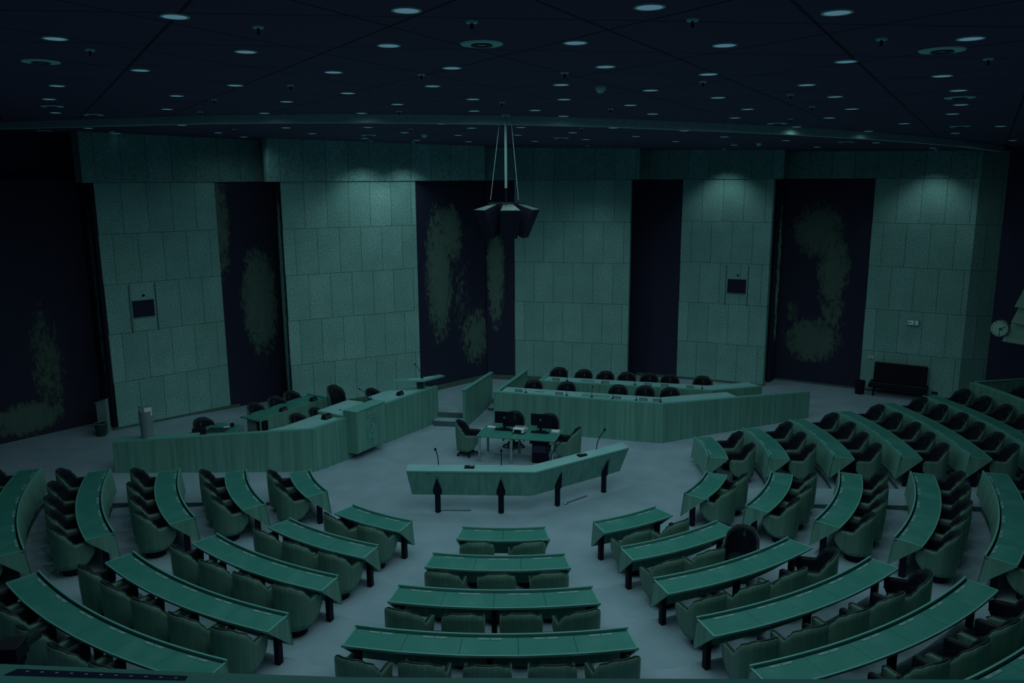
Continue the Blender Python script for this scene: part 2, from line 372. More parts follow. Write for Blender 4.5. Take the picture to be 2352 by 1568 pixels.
panel('wall_back_14', (-7.40, 6.4), (-6.78, 5.0), -.1, 9.0, DARKWALL, .3, -.13)
panel('wall_back_5', (-9.2, 4.9), (-7.3, 6.68), -.1, 9.0, DARKWALL, .3, -.16)
panel('wall_back_6', (-3.3, 6.85), (-.8, 9.3), -.1, 9.0, DARKWALL, .3, -.16)
panel('wall_back_7', (-1.0, 9.3), (.3, 9.05), -.1, 9.0, DARKWALL, .3, -.1)
panel('wall_back_8', (4.1, 8.1), (4.5, 9.6), -.1, 9.0, DARKWALL, .3, 0)
panel('wall_back_9', (4.3, 9.65), (6.2, 8.76), -.1, 9.0, DARKWALL, .3, -.04)
panel('wall_back_10', (8.75, 7.5), (9.6, 8.6), -.1, 9.0, DARKWALL, .3, -.12)
panel('wall_back_11', (9.4, 8.6), (12.2, 6.85), -.1, 9.0, DARKWALL, .3, -.1)
panel('wall_right_1', (15.2, 5.25), (16.8, 2.0), -.1, 9.0, DARKWALL, .3)
panel('wall_right_2', (16.8, 2.0), (18.5, -24), -.1, 9.2, DARKWALL, .3)
# ceiling: main part in front, lower part beyond the curved stone edge
RING = [(-13.9, 1.9), (-12.0, .80), (-9.45, -.68), (-7.7, -1.65), (-6.04, -2.51), (-3.67, -3.32), (-1.9, -3.61), (-.11, -3.67), (2.05, -3.42), (3.44, -2.94), (4.92, -2.44), (6.6, -1.59), (8.53, -.47), (10.2, .75), (11.98, 2.15), (13.6, 3.8), (14.9, 5.16)]
def slab(pts, dz0, dz1, name, m):
    return struct(MB().prism(pts, [zf(p[0]) + dz0 for p in pts], [zf(p[0]) + dz1 for p in pts]).build(name, m))
slab(RING + [(15.6, 5.6), (15.6, 9.9), (9, 10.4), (-9, 10.4), (-14.5, 5.5)], 0, .1, 'ceiling_far', CEIL)
slab([(p[0], p[1] + .02) for p in RING][::-1] + [(-20, -3), (-20, -24), (20, -24), (20, 8.2), (15.6, 8.2), (14.95, 5.3)], .13, .23, 'ceiling', CEIL)
sm = MB(); bp_ = []
for i, (x, y) in enumerate(RING):
    a = Vector(RING[max(0, i - 1)]); b = Vector(RING[min(len(RING) - 1, i + 1)]); d = (b - a).normalized(); bp_.append((Vector((x, y)), Vector((-d.y, d.x))))
for i in range(len(RING) - 1):
    (p, n1), (q, n2) = bp_[i], bp_[i + 1]
    a, b, c, e = p - n1 * .10, q - n2 * .10, q + n2 * .06, p + n1 * .06
    sm.prism([a, b, c, e], [zf(v.x) - .035 for v in (a, b, c, e)], [zf(v.x) + .20 for v in (a, b, c, e)])
struct(sm.build('trim_8', BEAM))

# ------------------------------------------------------------------ ceiling fittings
MAIN = [(-2.52, -13.43), (-0.67, -13.82), (-4.09, -12.26), (-1.04, -12.18), (-2.54, -11.64), (-4.31, -10.01), (-0.56, -10.68), (-1.99, -10.13), (-6.36, -8.06), (-3.68, -8.51), (-0.95, -8.83), (-2.3, -7.7), (-5.15, -6.84), (-7.69, -5.86), (-3.62, -6.13), (-1.81, -5.97), (-0.49, -7.09), (-6.43, -4.1), (-0.57, -4.86), (-9.33, -2.66), (-4.77, -3.48), (-2.78, -3.89), (1.07, -14.08), (2.42, -14.0), (3.9, -13.05), (0.67, -12.51), (2.0, -12.51), (1.11, -10.99), (3.43, -11.65), (2.33, -10.51), (4.89, -10.69), (0.74, -9.23), (3.75, -9.65), (1.97, -8.75), (5.81, -9.32), (3.08, -7.93), (4.62, -8.32), (0.9, -7.29), (2.02, -6.51), (6.84, -7.47), (4.02, -6.13), (5.61, -6.48), (0.52, -5.22), (2.66, -4.86), (7.56, -5.88), (1.1, -3.99), (4.32, -4.24), (5.96, -4.61), (6.23, -2.07), (9.97, -3.18), (7.88, -3.48), (8.24, -1.0), (10.34, -0.78), (13.26, 1.86)]
FAR = [(-7.25, -1.34), (-1.3, -3.25), (-10.31, 0.58), (-5.03, -0.97), (-3.05, -1.64), (-0.76, -2.01), (-2.49, 0.27), (-7.56, 1.83), (-5.0, 1.4), (-1.24, 1.11), (-10.77, 3.05), (-7.58, 4.0), (-4.04, 3.61), (-2.66, 4.34), (-1.16, 4.66), (0.3, -2.51), (2.2, -2.86), (1.51, -0.88), (3.78, -2.28), (0.26, 0.55), (3.13, 0.28), (5.17, -0.15), (2.09, 2.2), (0.77, 3.69), (4.54, 2.5), (7.07, 1.11), (6.53, 4.03), (9.08, 4.46), (9.52, 1.49), (12.24, 3.97)]
VM = [(-5.15, -10.61), (-0.17, -12.35), (-8.5, -4.29), (-8.79, -2.17), (3.99, -12.42), (6.3, -8.44), (5.54, -2.91), (9.28, -2.93)]
VF = [(-12.4, 2.4), (-3.65, 1.95), (1.4, 1.71), (8.7, 1.4)]
SM_ = [(-2.0, -13.01), (-4.12, -11.57), (-0.21, -13.4), (-0.97, -10.01), (-2.9, -8.6), (-4.78, -6.24), (-6.03, -3.5), (-1.99, -4.42), (-0.05, -6.57), (1.47, -13.63), (3.21, -12.94), (4.68, -11.95), (0.71, -10.4), (2.44, -9.77), (3.95, -8.46), (4.88, -6.72), (1.8, -5.66), (5.4, -4.14)]
SF_ = [(-6.61, 0.22), (-2.17, -1.15), (1.58, -2.47)]
DM_ = [(1.27, -9.03)]; DF_ = [(-10.5, 2.2), (-2.11, 1.16), (6.9, 2.86)]
def add_spot(parent, name, loc, power, angle, blend, aim=None, col=(.74, 1.0, .96)):
    l = D.lights.new(name, 'SPOT'); l.energy = power; l.spot_size = rad(angle); l.spot_blend = blend; l.shadow_soft_size = 0.0; l.color = col
    o = D.objects.new(name, l); COL.objects.link(o); o.location = loc; o.parent = parent
    if aim is not None: o.rotation_euler = Vector(aim).to_track_quat('-Z', 'Y').to_euler()
    return o
def labeler(pts, kind):
    """order from the photograph: rows counted down the picture, then left to right"""
    c = Vector(CAM); dd = sorted(((Vector((x, y, 0)) - Vector((c.x, c.y, 0))).length, i) for i, (x, y) in enumerate(pts))
    return dd
def ranked(pts, zone):
    """labels: rank in left-to-right order as seen from the gallery"""
    az = sorted(range(len(pts)), key=lambda i: math.atan2(pts[i][0] - CAM[0], pts[i][1] - CAM[1])); return {i: k for k, i in enumerate(az)}
def nth(n):
    n += 1; return '%d%s' % (n, 'th' if 10 <= n % 100 <= 20 else {1: 'st', 2: 'nd', 3: 'rd'}.get(n % 10, 'th'))
def lerp2(a, b, t): return (a[0] + (b[0] - a[0]) * t, a[1] + (b[1] - a[1]) * t)
def make_light():
    t = thing('ceiling_downlight', 'x', 'ceiling light', (0, 0, 0))
    MB().lathe([(.092, 0), (.112, 0), (.112, .012), (.092, .012)], (0, 0, -.012), 24, True).build('trim_ring', VENTM, t)
    MB().lathe([(.094, 0), (.094, .01)], (0, 0, -.011), 24).build('lamp_lens', LENS, t)
    return t
L0 = make_light(); KL = kidmap(L0); used = False
WALLHOT = {}          # lamps close to a wall: stronger, wide beam
for zone, pts, dz, txt in (('m', MAIN, .13, 'lit round downlight in the main ceiling, %s from the left'), ('f', FAR, 0, 'lit round downlight in the far ceiling beyond the stone edge, %s from the left')):
    rk = ranked(pts, zone)
    for i, (x, y) in enumerate(pts):
        t = L0 if not used else copy_tree(L0, None, KL); used = True
        z = zf(x) + dz - (.0 if zone == 'm' else .002)
        t.location = (x, y, z); t['label'] = txt % nth(rk[i]); t['group'] = 'main ceiling downlights' if zone == 'm' else 'far ceiling downlights'
        r = math.hypot(x, y + 2.5); p = LAMP_W * (1.1 if r < 7 else (.75 if r < 10 else .4))
        if x < -7 and zone == 'f': p *= .7 if (x, y) == (-7.58, 4.0) else (.26 if x > -10.5 else .004)
        if min(math.hypot(x - u[0], y - u[1]) for u in [lerp2(RING[k], RING[k + 1], v / 6) for k in range(len(RING) - 1) for v in range(7)]) < .9: p *= .02
        add_spot(t, 'bulb', (0, 0, -.05), p, 178 if zone == 'm' else 162, .7 if zone == 'm' else 1.0)
# downlights added near the piers for the scallops; the central one only brightens stone
for (x, y, pw, lab) in ((-4.15, 5.25, 100, 'lit downlight close above the broad lit stone pier, left one of two'), (-2.95, 5.90, 100, 'lit downlight close above the broad lit stone pier, right one of two'),
                   (7.05, 7.20, 90, 'lit downlight close above the pier with the right wall screen'), (12.95, 5.2, 70, 'lit downlight close above the far right stone pier'),
                   (2.5, 6.2, 90, 'added downlight that brightens the central stone pier')):
    t = copy_tree(L0, None, KL)
    for c in list(kids(t)):
        if c.type == 'LIGHT': D.objects.remove(c)
    t.location = (x, y, zf(x) - .002); t['label'] = lab; t['group'] = 'downlights washing the stone piers'
    t.scale = (.55, .55, 1)
    add_spot(t, 'bulb', (0, 0, -.03), pw * .45, 136, .5)
def make_vent():
    t = thing('round_ceiling_vent', 'x', 'ceiling vent')
    MB().lathe([(.02, 0), (.19, 0), (.20, .012), (.02, .012)], (0, 0, -.014), 28, True).build('outer_ring', VENTM, t)
    MB().lathe([(.09, 0), (.10, -.012), (.07, -.012), (.06, 0)], (0, 0, -.014), 24, True).build('inner_ring', SIGND, t)
    return t
V0 = make_vent(); KV = kidmap(V0); used = False
for pts, dz, txt in ((VM, .13, 'round ventilation disc in the main ceiling, %s from the left'), (VF, 0, 'round ventilation disc in the far ceiling beyond the stone edge, %s from the left')):
    rk = ranked(pts, '')
    for i, (x, y) in enumerate(pts):
        t = V0 if not used else copy_tree(V0, None, KV); used = True
        t.location = (x, y, zf(x) + dz); t['label'] = txt % nth(rk[i]); t['group'] = 'round ceiling vents'
def make_spr():
    t = thing('ceiling_sprinkler', 'x', 'sprinkler')
    MB().lathe([(.05, 0), (.045, -.015)], (0, 0, 0), 14).build('escutcheon', VENTM, t)
    MB().lathe([(.012, -.015), (.012, -.055), (.02, -.06)], (0, 0, 0), 8).build('nozzle', BLACK, t)
    return t
S0 = make_spr(); KS = kidmap(S0); used = False
for pts, dz, txt in ((SM_, .13, 'small sprinkler head in the main ceiling, %s from the left'), (SF_, 0, 'small sprinkler head in the far ceiling beyond the stone edge, %s from the left')):
    rk = ranked(pts, '')
    for i, (x, y) in enumerate(pts):
        t = S0 if not used else copy_tree(S0, None, KS); used = True
        t.location = (x, y, zf(x) + dz); t['label'] = txt % nth(rk[i]); t['group'] = 'sprinkler heads'
for (pts, dz) in ((DM_, .13), (DF_, 0)):
    for i, (x, y) in enumerate(pts):
        lab = {(1.27, -9.03): 'tapered smoke detector in the main ceiling near the centre', (-10.5, 2.2): 'small dome detector in the far ceiling at the far left', (-2.11, 1.16): 'small dome detector in the far ceiling left of the hanging pole', (6.9, 2.86): 'small dome detector in the far ceiling right of the hanging pole'}[(x, y)]
        o = MB().lathe([(.075, 0), (.07, -.03), (.05, -.06), (.035, -.08)], (0, 0, 0), 16).build('smoke_detector', VENTM, None, loc=(x, y, zf(x) + dz)); tag(o, lab, 'smoke detector')

# ------------------------------------------------------------------ curved bench desks
SEC = {
 'left side block': {1: (-161.6, -143.6), 2: (-163.3, -142.5), 3: (-164.6, -142.0), 4: (-165.3, -141.8), 5: (-166.3, -141.5)},
 'left front block': {1: (-131.4, -112.95), 2: (-133.15, -112.0), 3: (-134.3, -111.2), 4: (-135.0, -110.7), 5: (-135.8, -110.3)},
 'central block': {1: (-100.6, -81.6), 2: (-102.3, -80.8), 3: (-103.2, -79.9), 4: (-103.8, -79.2)},
 'right front block': {1: (-70.1, -52.0), 2: (-71.3, -50.1), 3: (-72.1, -48.9), 4: (-72.5, -48.1), 5: (-72.8, -47.2), 6: (-73.0, -46.7)},
 'right side block': {1: (-39.7, -21.7), 2: (-40.2, -19.6), 3: (-40.9, -18.3), 4: (-41.5, -17.5), 5: (-41.5, -16.7)},
 'far right block': {1: (-9.6, 8.9), 2: (-10.7, 10.4), 3: (-11.0, 11.6), 4: (-11.3, 12.3), 5: (-11.6, 12.8), 6: (-11.8, 13.0)},
}
def desk(block, row, t0, t1):
    r = RHO[row]; z = TZ * (row - 1); n = row + 1
    mid = (t0 + t1) / 2
    root = thing('curved_bench_desk', 'curved green-topped desk for %d, %s row from the floor, %s' % (n, ORD[row - 1], block), 'desk', pol(r + .25, mid, z), 0, 'curved bench desks')
    inv = Matrix.Translation((-root.location.x, -root.location.y, -root.location.z))
    def P(o, par=root):
        o.parent = par
        if par is root: o.data.transform(inv)
        else: o.data.transform(inv)
        return o
    e = .03 / r * 57.3
    mb = MB(); gap = .003 / r * 57.3
    for j in range(n):
        a = t0 + e + (t1 - t0 - 2 * e) * j / n; b = t0 + e + (t1 - t0 - 2 * e) * (j + 1) / n
        mb.arc([(r + .055, z + .735), (r + .475, z + .722), (r + .475, z + .70), (r + .055, z + .713)], a + (gap if j else 0), b - (gap if j < n - 1 else 0))
    P(mb.build('desk_top', TOP))
    P(MB().arc([(r + .475, z + .726), (r + .497, z + .724), (r + .497, z + .690), (r + .475, z + .692)], t0, t1).build('rear_edge', WOOD_EDGE))
    P(MB().arc([(r - .004, z + .772), (r + .026, z + .772), (r + .026, z + .69), (r - .004, z + .69)], t0, t1).build('front_rail', WOOD_EDGE))
    P(MB().arc([(r, z + .70), (r + .022, z + .70), (r - .048, z + .20), (r - .070, z + .20)], t0, t1).build('front_panel', WOOD))
    P(MB().arc([(r + .026, z + .715), (r + .055, z + .715), (r + .055, z + .695), (r + .026, z + .695)], t0, t1).build('cable_slot', BLACK))
    for s, (ta, tb) in enumerate(((t0, t0 + e), (t1 - e, t1))):
        P(MB().arc([(r + .004, z + .765), (r + .026, z + .745), (r + .055, z + .738), (r + .490, z + .725), (r + .490, z + .695), (r - .055, z + .195), (r - .068, z + .205)], ta, tb, 2).build('end_panel', WOOD))
        P(MB().arc([(r + .026, z + .746), (r + .055, z + .740), (r + .49, z + .728), (r + .49, z + .722), (r + .055, z + .734), (r + .026, z + .738)], ta, tb, 2).build('end_edge', WOOD_EDGE))
    nl = 2 if n < 4 else 3
    ins = .10 / r * 57.3
    for j in range(nl):
        a = t0 + ins + (t1 - t0 - 2 * ins) * j / (nl - 1); c = pol(r + .17, a, 0)
        P(MB().box((c[0], c[1], z + .33), (.10, .085, .66), rad(a)).build('leg', BLACK))
    for j in range(n):
        a = t0 + e + (t1 - t0 - 2 * e) * (j + .5) / n
        def at(du, dr): return pol(r + dr, a + du / r * 57.3)
        zt = z + .736
        pts = [at(-.19, .062)[:2], at(.19, .062)[:2], at(.155, .115)[:2], at(-.155, .115)[:2]]
        cp = P(MB().prism(pts, zt - .003, zt + .002).build('console_plate', CONSOLE))
        for s in (-1, 1):
            q = MB().prism([at(s * .13 - .045, .072)[:2], at(s * .13 + .045, .072)[:2], at(s * .13 + .042, .105)[:2], at(s * .13 - .042, .105)[:2]], zt + .0015, zt + .0035).build('console_pad', PAD); q.data.transform(inv); q.parent = cp
        c = at(0, .09); q = MB().lathe([(.009, 0), (.009, .004)], (c[0], c[1], zt + .001), 10).build('microphone_socket', BLACK); q.data.transform(inv); q.parent = cp
    return root
for bn, rows in SEC.items():
    for k, (a, b) in rows.items(): desk(bn, k, a, b)

# ------------------------------------------------------------------ tub chairs
def chair_path(N=44):
    """plan path of the shell from the left arm front round the back to the right arm front; returns (x, y, nx, ny, s) with s = signed distance from the middle of the back"""
    R = .335; yf = .34; pts = []
    L = PI / 2 * R + yf + .0
    for i in range(N + 1):
        s = -L + 2 * L * i / N; a = abs(s); sg = -1 if s < 0 else 1
        if a <= PI / 2 * R:
            t = a / R; x = sg * R * math.sin(t); y = -R * math.cos(t); nx = math.sin(t) * sg; ny = -math.cos(t)
        else:
            y = a - PI / 2 * R; x = sg * (R - .015 * (y / yf)); nx = sg; ny = 0
        pts.append((x, y, nx, ny, s))
    return pts, L, R
def interp(x, T):
    for (a, va), (b, vb) in zip(T, T[1:]):
        if x <= b:
            t = (x - a) / (b - a); t = t * t * (3 - 2 * t); return va + (vb - va) * t
    return T[-1][1]
def make_chair(label, top=.985, arm=.655, base='pedestal', narrow=1.0, drop=0.0):
    t = thing('tub_chair', label, 'chair', (0, 0, 0), 0)
    pts, L, R = chair_path()
    TT = [(0, top), (.16, top - .010), (.235, top - .045), (.285, top - .080), (.33, top - .095), (.38, top - .13), (.46, top - .235), (.53, arm + .005), (.56, arm), (.79, arm), (.84, arm - .015), (L, arm - .045)]
    BB = [(0, .175), (.60, .175), (.72, .22), (.80, .30), (L, .42)]
    def tz(s): return interp(abs(s), TT)
    def bz(s): return interp(abs(s), BB)
    def wall(o0, o1, zlo, ztop, name, m, nz=7):
        rows_o = []; rows_i = []
        for (x, y, nx, ny, s) in pts:
            z0, z1 = zlo(s), ztop(s); ro = []; rin = []
            for k in range(nz + 1):
                z = z0 + (z1 - z0) * k / nz; sc = .90 + .10 * min(1, z / .62)
                ro.append(((x - nx * o0) * sc, (y - ny * o0) * sc, z)); rin.append(((x - nx * o1) * sc, (y - ny * o1) * sc, z))
            rows_o.append(ro); rows_i.append(rin)
        mb = MB(); n = nz + 1; m_ = len(pts)
        vs = [q for r_ in rows_o for q in r_] + [q for r_ in rows_i for q in r_]; O = m_ * n; fs = []
        for i in range(m_ - 1):
            for k in range(nz):
                fs.append((i * n + k, (i + 1) * n + k, (i + 1) * n + k + 1, i * n + k + 1)); fs.append((O + i * n + k, O + i * n + k + 1, O + (i + 1) * n + k + 1, O + (i + 1) * n + k))
            fs.append((i * n + nz, (i + 1) * n + nz, O + (i + 1) * n + nz, O + i * n + nz)); fs.append((i * n, O + i * n, O + (i + 1) * n, (i + 1) * n))
        for i in (0, m_ - 1):
            for k in range(nz): fs.append((i * n + k, i * n + k + 1, O + i * n + k + 1, O + i * n + k))
        mb.add(vs, fs); return mb.build(name, m, t, smooth=True)
    wall(0, .020, bz, lambda s: tz(s) - .012, 'shell', WOOD_CHAIR)
    wall(.020, .060, lambda s: max(bz(s) + .01, .30), lambda s: tz(s) - .014, 'upholstery', LEATHER)
    tb = MB(); sc = lambda z: .90 + .10 * min(1, z / .62)
    tb.tube([((x - nx * .03) * sc(tz(s)), (y - ny * .03) * sc(tz(s)), tz(s) - .012) for (x, y, nx, ny, s) in pts] + [((pts[-1][0] - .03) * .97, pts[-1][1] * .98, z) for z in (.52, .45)], .018, 8)
    tb.build('rim_piping', LEATHER2, t, smooth=True)
    # seat: rounded cushion
    pr = []
    for k in range(20):
        a = 2 * PI * k / 20; x = .245 * math.copysign(abs(math.cos(a)) ** .6, math.cos(a)); y = .24 * math.copysign(abs(math.sin(a)) ** .6, math.sin(a)); pr.append((x, y + .03))
    sm_ = MB(); rings = [(.90, .30), (1.0, .33), (1.0, .42), (.93, .45), (.6, .46), (.05, .462)]
    vs = [(x * s, (y - .03) * s + .03, z) for (s, z) in rings for (x, y) in pr]; fs = [(i * 20 + k, i * 20 + (k + 1) % 20, (i + 1) * 20 + (k + 1) % 20, (i + 1) * 20 + k) for i in range(5) for k in range(20)] + [tuple(range(19, -1, -1)), tuple(100 + k for k in range(20))]
    sm_.add(vs, fs).build('seat_cushion', LEATHER, t, smooth=True)
    if base == 'pedestal':
        MB().lathe([(.19, 0), (.19, .15), (.21, .16), (.21, .30)], (0, 0, 0), 20).build('pedestal', BLACK, t)
    else:
        b = MB().lathe([(.03, .08), (.03, .30), (.12, .31)], (0, 0, 0), 12)
        for k in range(5):
            a = 2 * PI * k / 5 + .3; c, s = math.cos(a), math.sin(a)
            b.tube([(0, 0, .11), (.30 * c, .30 * s, .075)], [.028, .018], 6)
        b.build('star_base', BLACK, t)
        for k in range(5):
            a = 2 * PI * k / 5 + .3; c, s = math.cos(a), math.sin(a)
            MB().tube([(.30 * c - .02 * s, .30 * s + .02 * c, .03), (.30 * c + .02 * s, .30 * s - .02 * c, .03)], .03, 10).build('castor', BLACK, t)
    # embossed emblem on the inside of the back: oval with a small crown
    zc = top - .20; yb = -(R - .072) * sc(zc)
    em = MB()
    em.sphere((0, yb, zc), .042, 14, 8, (.62, .12, 1.0)); em.sphere((0, yb, zc + .062), .022, 10, 6, (1, .2, .7)); em.sphere((0, yb + .003, zc + .083), .010, 8, 6, (1, .4, 1.2))
    em.build('emblem', EMBL, t, smooth=True)
    return t
CH0 = make_chair('x'); KC = kidmap(CH0); chair_used = False
def put_chair(x, y, z, face, label, group):
    """face = world angle (radians) of the direction the sitter looks"""
    global chair_used
    t = CH0 if not chair_used else copy_tree(CH0, None, KC); chair_used = True
    t.location = (x, y, z); t.rotation_euler = (0, 0, face - PI / 2); t['label'] = label; t['group'] = group
    return t
DR = {'left side block': .70, 'left front block': .70, 'central block': .83, 'right front block': .88, 'right side block': .68, 'far right block': .86}
YAW = {('right front block', 2, 2): rad(115), ('right front block', 3, 3): rad(35), ('right front block', 4, 4): rad(28), ('right front block', 5, 5): rad(15), ('left front block', 1, 0): rad(-12), ('left side block', 5, 2): rad(-8),
       ('central block', 3, 3): rad(10), ('central block', 4, 0): rad(-10), ('central block', 4, 4): rad(10), ('central block', 3, 0): rad(-10), ('central block', 1, 0): rad(8), ('central block', 1, 1): rad(9)}
for bn, rows in SEC.items():
    for k, (a, b) in rows.items():
        n = k + 1
        if (bn, k) == ('right front block', 6): continue
        for j in range(n):
            th = a + (b - a) * (j + .5) / n; dr = DR[bn] + random.uniform(-.025, .025)
            x, y, _ = pol(RHO[k] + dr, th); yaw = YAW.get((bn, k, j), rad(random.uniform(-6, 6)))
            if bn in ('left side block', 'far right block'):      # counted as the photo shows them
                side = 'far' ; pos = (j if bn == 'left side block' else n - 1 - j); w_ = '%s from the back end' % ORD[pos]
            elif bn == 'right side block': w_ = '%s from the back end' % ORD[n - 1 - j]
            else: w_ = '%s from the left' % ORD[j]
            put_chair(x, y, TZ * (k - 1), rad(th + 180) + yaw, 'wood-backed tub chair, %s, %s row, %s' % (w_, ORD[k - 1], bn), 'tub chairs of the %s' % bn)

# ------------------------------------------------------------------ left dais: counter, speaker podium, desks
def poly_thing(name, label, cat, parts, base, group=None):
    """parts: list of (part name, MB, material); all built in world metres, then hung on an Empty at base"""
    t = thing(name, label, cat, base, 0, group); inv = Matrix.Translation(-Vector(base))
    for (nm, mb, m) in parts:
        o = mb.build(nm, m, t); o.data.transform(inv)
    return t
def off(p, q, d):
    v = (Vector(q) - Vector(p)).normalized(); n = Vector((-v.y, v.x)); return (p[0] + n.x * d, p[1] + n.y * d)
poly_thing('dais_counter', 'long pale wood counter front with ledge at the left, running up to the emblem podium', 'counter', [
    ('front_panel', MB().wallrun(PL[:3], .0, 1.17, .05), WOOD), ('ledge', MB().wallrun([(PL[0][0], PL[0][1]), PL[1], PL[2]], 1.17, 1.20, .10), WOOD_EDGE),
    ('kick_board', MB().wallrun([off(PL[0], PL[1], -.012), off(PL[1], PL[0], .012), off(PL[2], PL[1], .012)], .0, .09, .02), WOOD),
    ('rear_ledge', MB().prism([PL[0], (-7.9, -.33), (-7.95, .0), (-9.85, -.34)], 1.16, 1.195), WOOD_EDGE)], (-7, -.1, 0))
poly_thing('dais_counter', 'striped wood counter front right of the emblem podium, beside the carpeted steps', 'counter', [
    ('front_panel', MB().wallrun(PL[3:], .0, 1.17, .06), WOOD), ('ledge', MB().wallrun(PL[3:], 1.17, 1.20, .10), WOOD_EDGE)], (-2.9, 3.7, 0))
# podium carrying the crest
EA, EB = Vector((-4.15, 1.10)), Vector((-3.53, 2.20)); ed = (EB - EA).normalized(); en = Vector((-ed.y, ed.x))
pod = thing('speaker_podium', 'projecting wood podium front with a carved crest, raised above the left counter', 'podium', (EA.x, EA.y, 0), math.atan2(ed.y, ed.x))
PLn = (EB - EA).length
MB().box((PLn / 2, .03, .79), (PLn, .06, 1.18)).build('crest_panel', WOOD, pod)
MB().box((PLn / 2, -.006, .79), (PLn - .08, .012, 1.10)).build('panel_face', WOOD, pod)
MB().box((.02, .22, .79), (.04, .36, 1.18)).build('side_panel', WOOD, pod)
MB().box((PLn - .02, .22, .79), (.04, .36, 1.18)).build('side_panel', WOOD, pod)
MB().box((PLn / 2, .42, .79), (PLn, .05, 1.16)).build('back_panel', WOOD, pod)
MB().box((PLn / 2, .20, 1.385), (PLn + .02, .44, .03)).build('top_ledge', WOOD_EDGE, pod)
MB().prism([(-.03, .42), (PLn + .05, .42), (PLn + .0, 1.35), (-.02, 1.35)], 1.22, 1.26).build('worktop', PALE, pod)
MB().prism([(-.03, .44), (.02, .44), (.02, 1.33), (-.03, 1.33)], .34, 1.22).build('worktop_support', WOOD, pod)
cr = MB(); cx0, cz0 = PLn / 2 + .02, .80
def ring2(cx, cz, rx, rz, wd, n=36, y0=-.026, y1=-.010):
    o = []; i_ = []
    for k in range(n):
        a = 2 * PI * k / n; o.append((cx + rx * math.cos(a), cz + rz * math.sin(a))); i_.append((cx + (rx - wd) * math.cos(a), cz + (rz - wd) * math.sin(a)))
    vs = [(x, y0, z) for x, z in o] + [(x, y0, z) for x, z in i_] + [(x, y1, z) for x, z in o] + [(x, y1, z) for x, z in i_]
    fs = []
    for k in range(n):
        l = (k + 1) % n; fs += [(k, l, n + l, n + k), (k, 2 * n + k, 2 * n + l, l), (n + k, n + l, 3 * n + l, 3 * n + k)]
    cr.add(vs, fs)
ring2(cx0, cz0 - .06, .205, .32, .014); ring2(cx0, cz0 - .06, .155, .255, .010)
for k in range(22):
    a = 2 * PI * k / 22; x = cx0 + .18 * math.cos(a); z = cz0 - .06 + .287 * math.sin(a)
    cr.box((x, -.018, z), (.010, .014, .036), mtx=Matrix.Rotation(-(a + PI / 2) * 1, 3, 'Y'))
# rampant lion silhouette: body, head, limbs, tail
for path, rr in ((((-.02, -.10), (0, -.02), (.03, .07), (.02, .13)), .028), (((.02, .13), (-.03, .16)), .030), (((.03, .07), (-.04, .09), (-.08, .13)), .014), (((.02, .03), (-.05, .02), (-.09, .05)), .014),
                 (((-.02, -.10), (-.07, -.13), (-.06, -.19), (-.09, -.21)), .017), (((0, -.09), (.05, -.13), (.03, -.19), (.0, -.22)), .018), (((.01, -.08), (.08, -.06), (.09, .02), (.06, .06), (.09, .11)), .009)):
    cr.tube([(cx0 + x, -.016, cz0 - .06 + z) for x, z in path], rr, 8)
# crown and bottom ornament
for k in range(5):
    a = (k - 2) * .055; cr.tube([(cx0 + a * .8, -.016, cz0 + .27), (cx0 + a * 1.25, -.016, cz0 + .34), (cx0 + a * .6, -.016, cz0 + .40)], .010, 6)
cr.tube([(cx0 - .10, -.016, cz0 + .27), (cx0 + .10, -.016, cz0 + .27)], .013, 6); cr.sphere((cx0, -.016, cz0 + .425), .018, 8, 6)
cr.tube([(cx0, -.016, cz0 + .43), (cx0, -.016, cz0 + .47)], .006, 6)
cr.tube([(cx0 - .03, -.016, cz0 - .40), (cx0, -.016, cz0 - .45), (cx0 + .03, -.016, cz0 - .40)], .009, 6)
co = cr.build('carved_crest', CONSOLE, pod, smooth=True)
co.data.transform(Matrix.Translation((cx0, 0, cz0)) @ Matrix.Diagonal((1.35, 1, 1.12, 1)) @ Matrix.Translation((-cx0, 0, -cz0)))
# inner desks
poly_thing('dais_desk', 'front clerk desk top inside the left counter, beside the emblem podium', 'desk', [
    ('desk_top', MB().prism([(-6.5, .06), (-5.16, .36), (-4.45, 1.42), (-4.60, 2.35), (-5.05, 2.15), (-5.95, .62)], 1.13, 1.16), PALE),
    ('rear_apron', MB().wallrun([(-5.05, 2.15), (-5.95, .62)], .34, 1.13, -.03), WOOD)], (-5.4, 1.1, PZ))
poly_thing('dais_desk', 'long rear clerk desk with wood front behind the left counter', 'desk', [
    ('desk_top', MB().prism([(-7.51, 1.79), (-6.89, 1.38), (-5.53, 3.64), (-6.19, 4.16)], 1.05, 1.08), TOP),
    ('front_panel', MB().wallrun([(-6.84, 1.42), (-5.48, 3.66)], .34, 1.11, .04), WOOD),
    ('raised_end', MB().wallrun([(-5.48, 3.66), (-6.19, 4.18)], .34, 1.14, .05), WOOD_EDGE),
    ('side_panel', MB().wallrun([(-7.30, 1.82), (-7.0, 1.60)], .34, 1.05, -.04), METAL), ('pedestal', MB().box((-6.82, 1.55, .69), (.16, .25, .70), rad(58)), BLACK)], (-6.5, 2.7, PZ))
poly_thing('dais_desk', 'small angled desk behind the far left part of the counter', 'desk', [
    ('desk_top', MB().prism([(-8.75, -.40), (-7.2, -.08), (-7.15, .95), (-7.92, 1.22)], 1.06, 1.09), TOP),
    ('side_panel', MB().wallrun([(-7.15, .25), (-7.15, .95)], .34, 1.10, .04), WOOD), ('desk_mat', MB().prism([(-8.05, .25), (-7.45, .35), (-7.40, .72), (-7.95, .75)], 1.09, 1.095), SIGND)], (-7.9, .4, PZ))
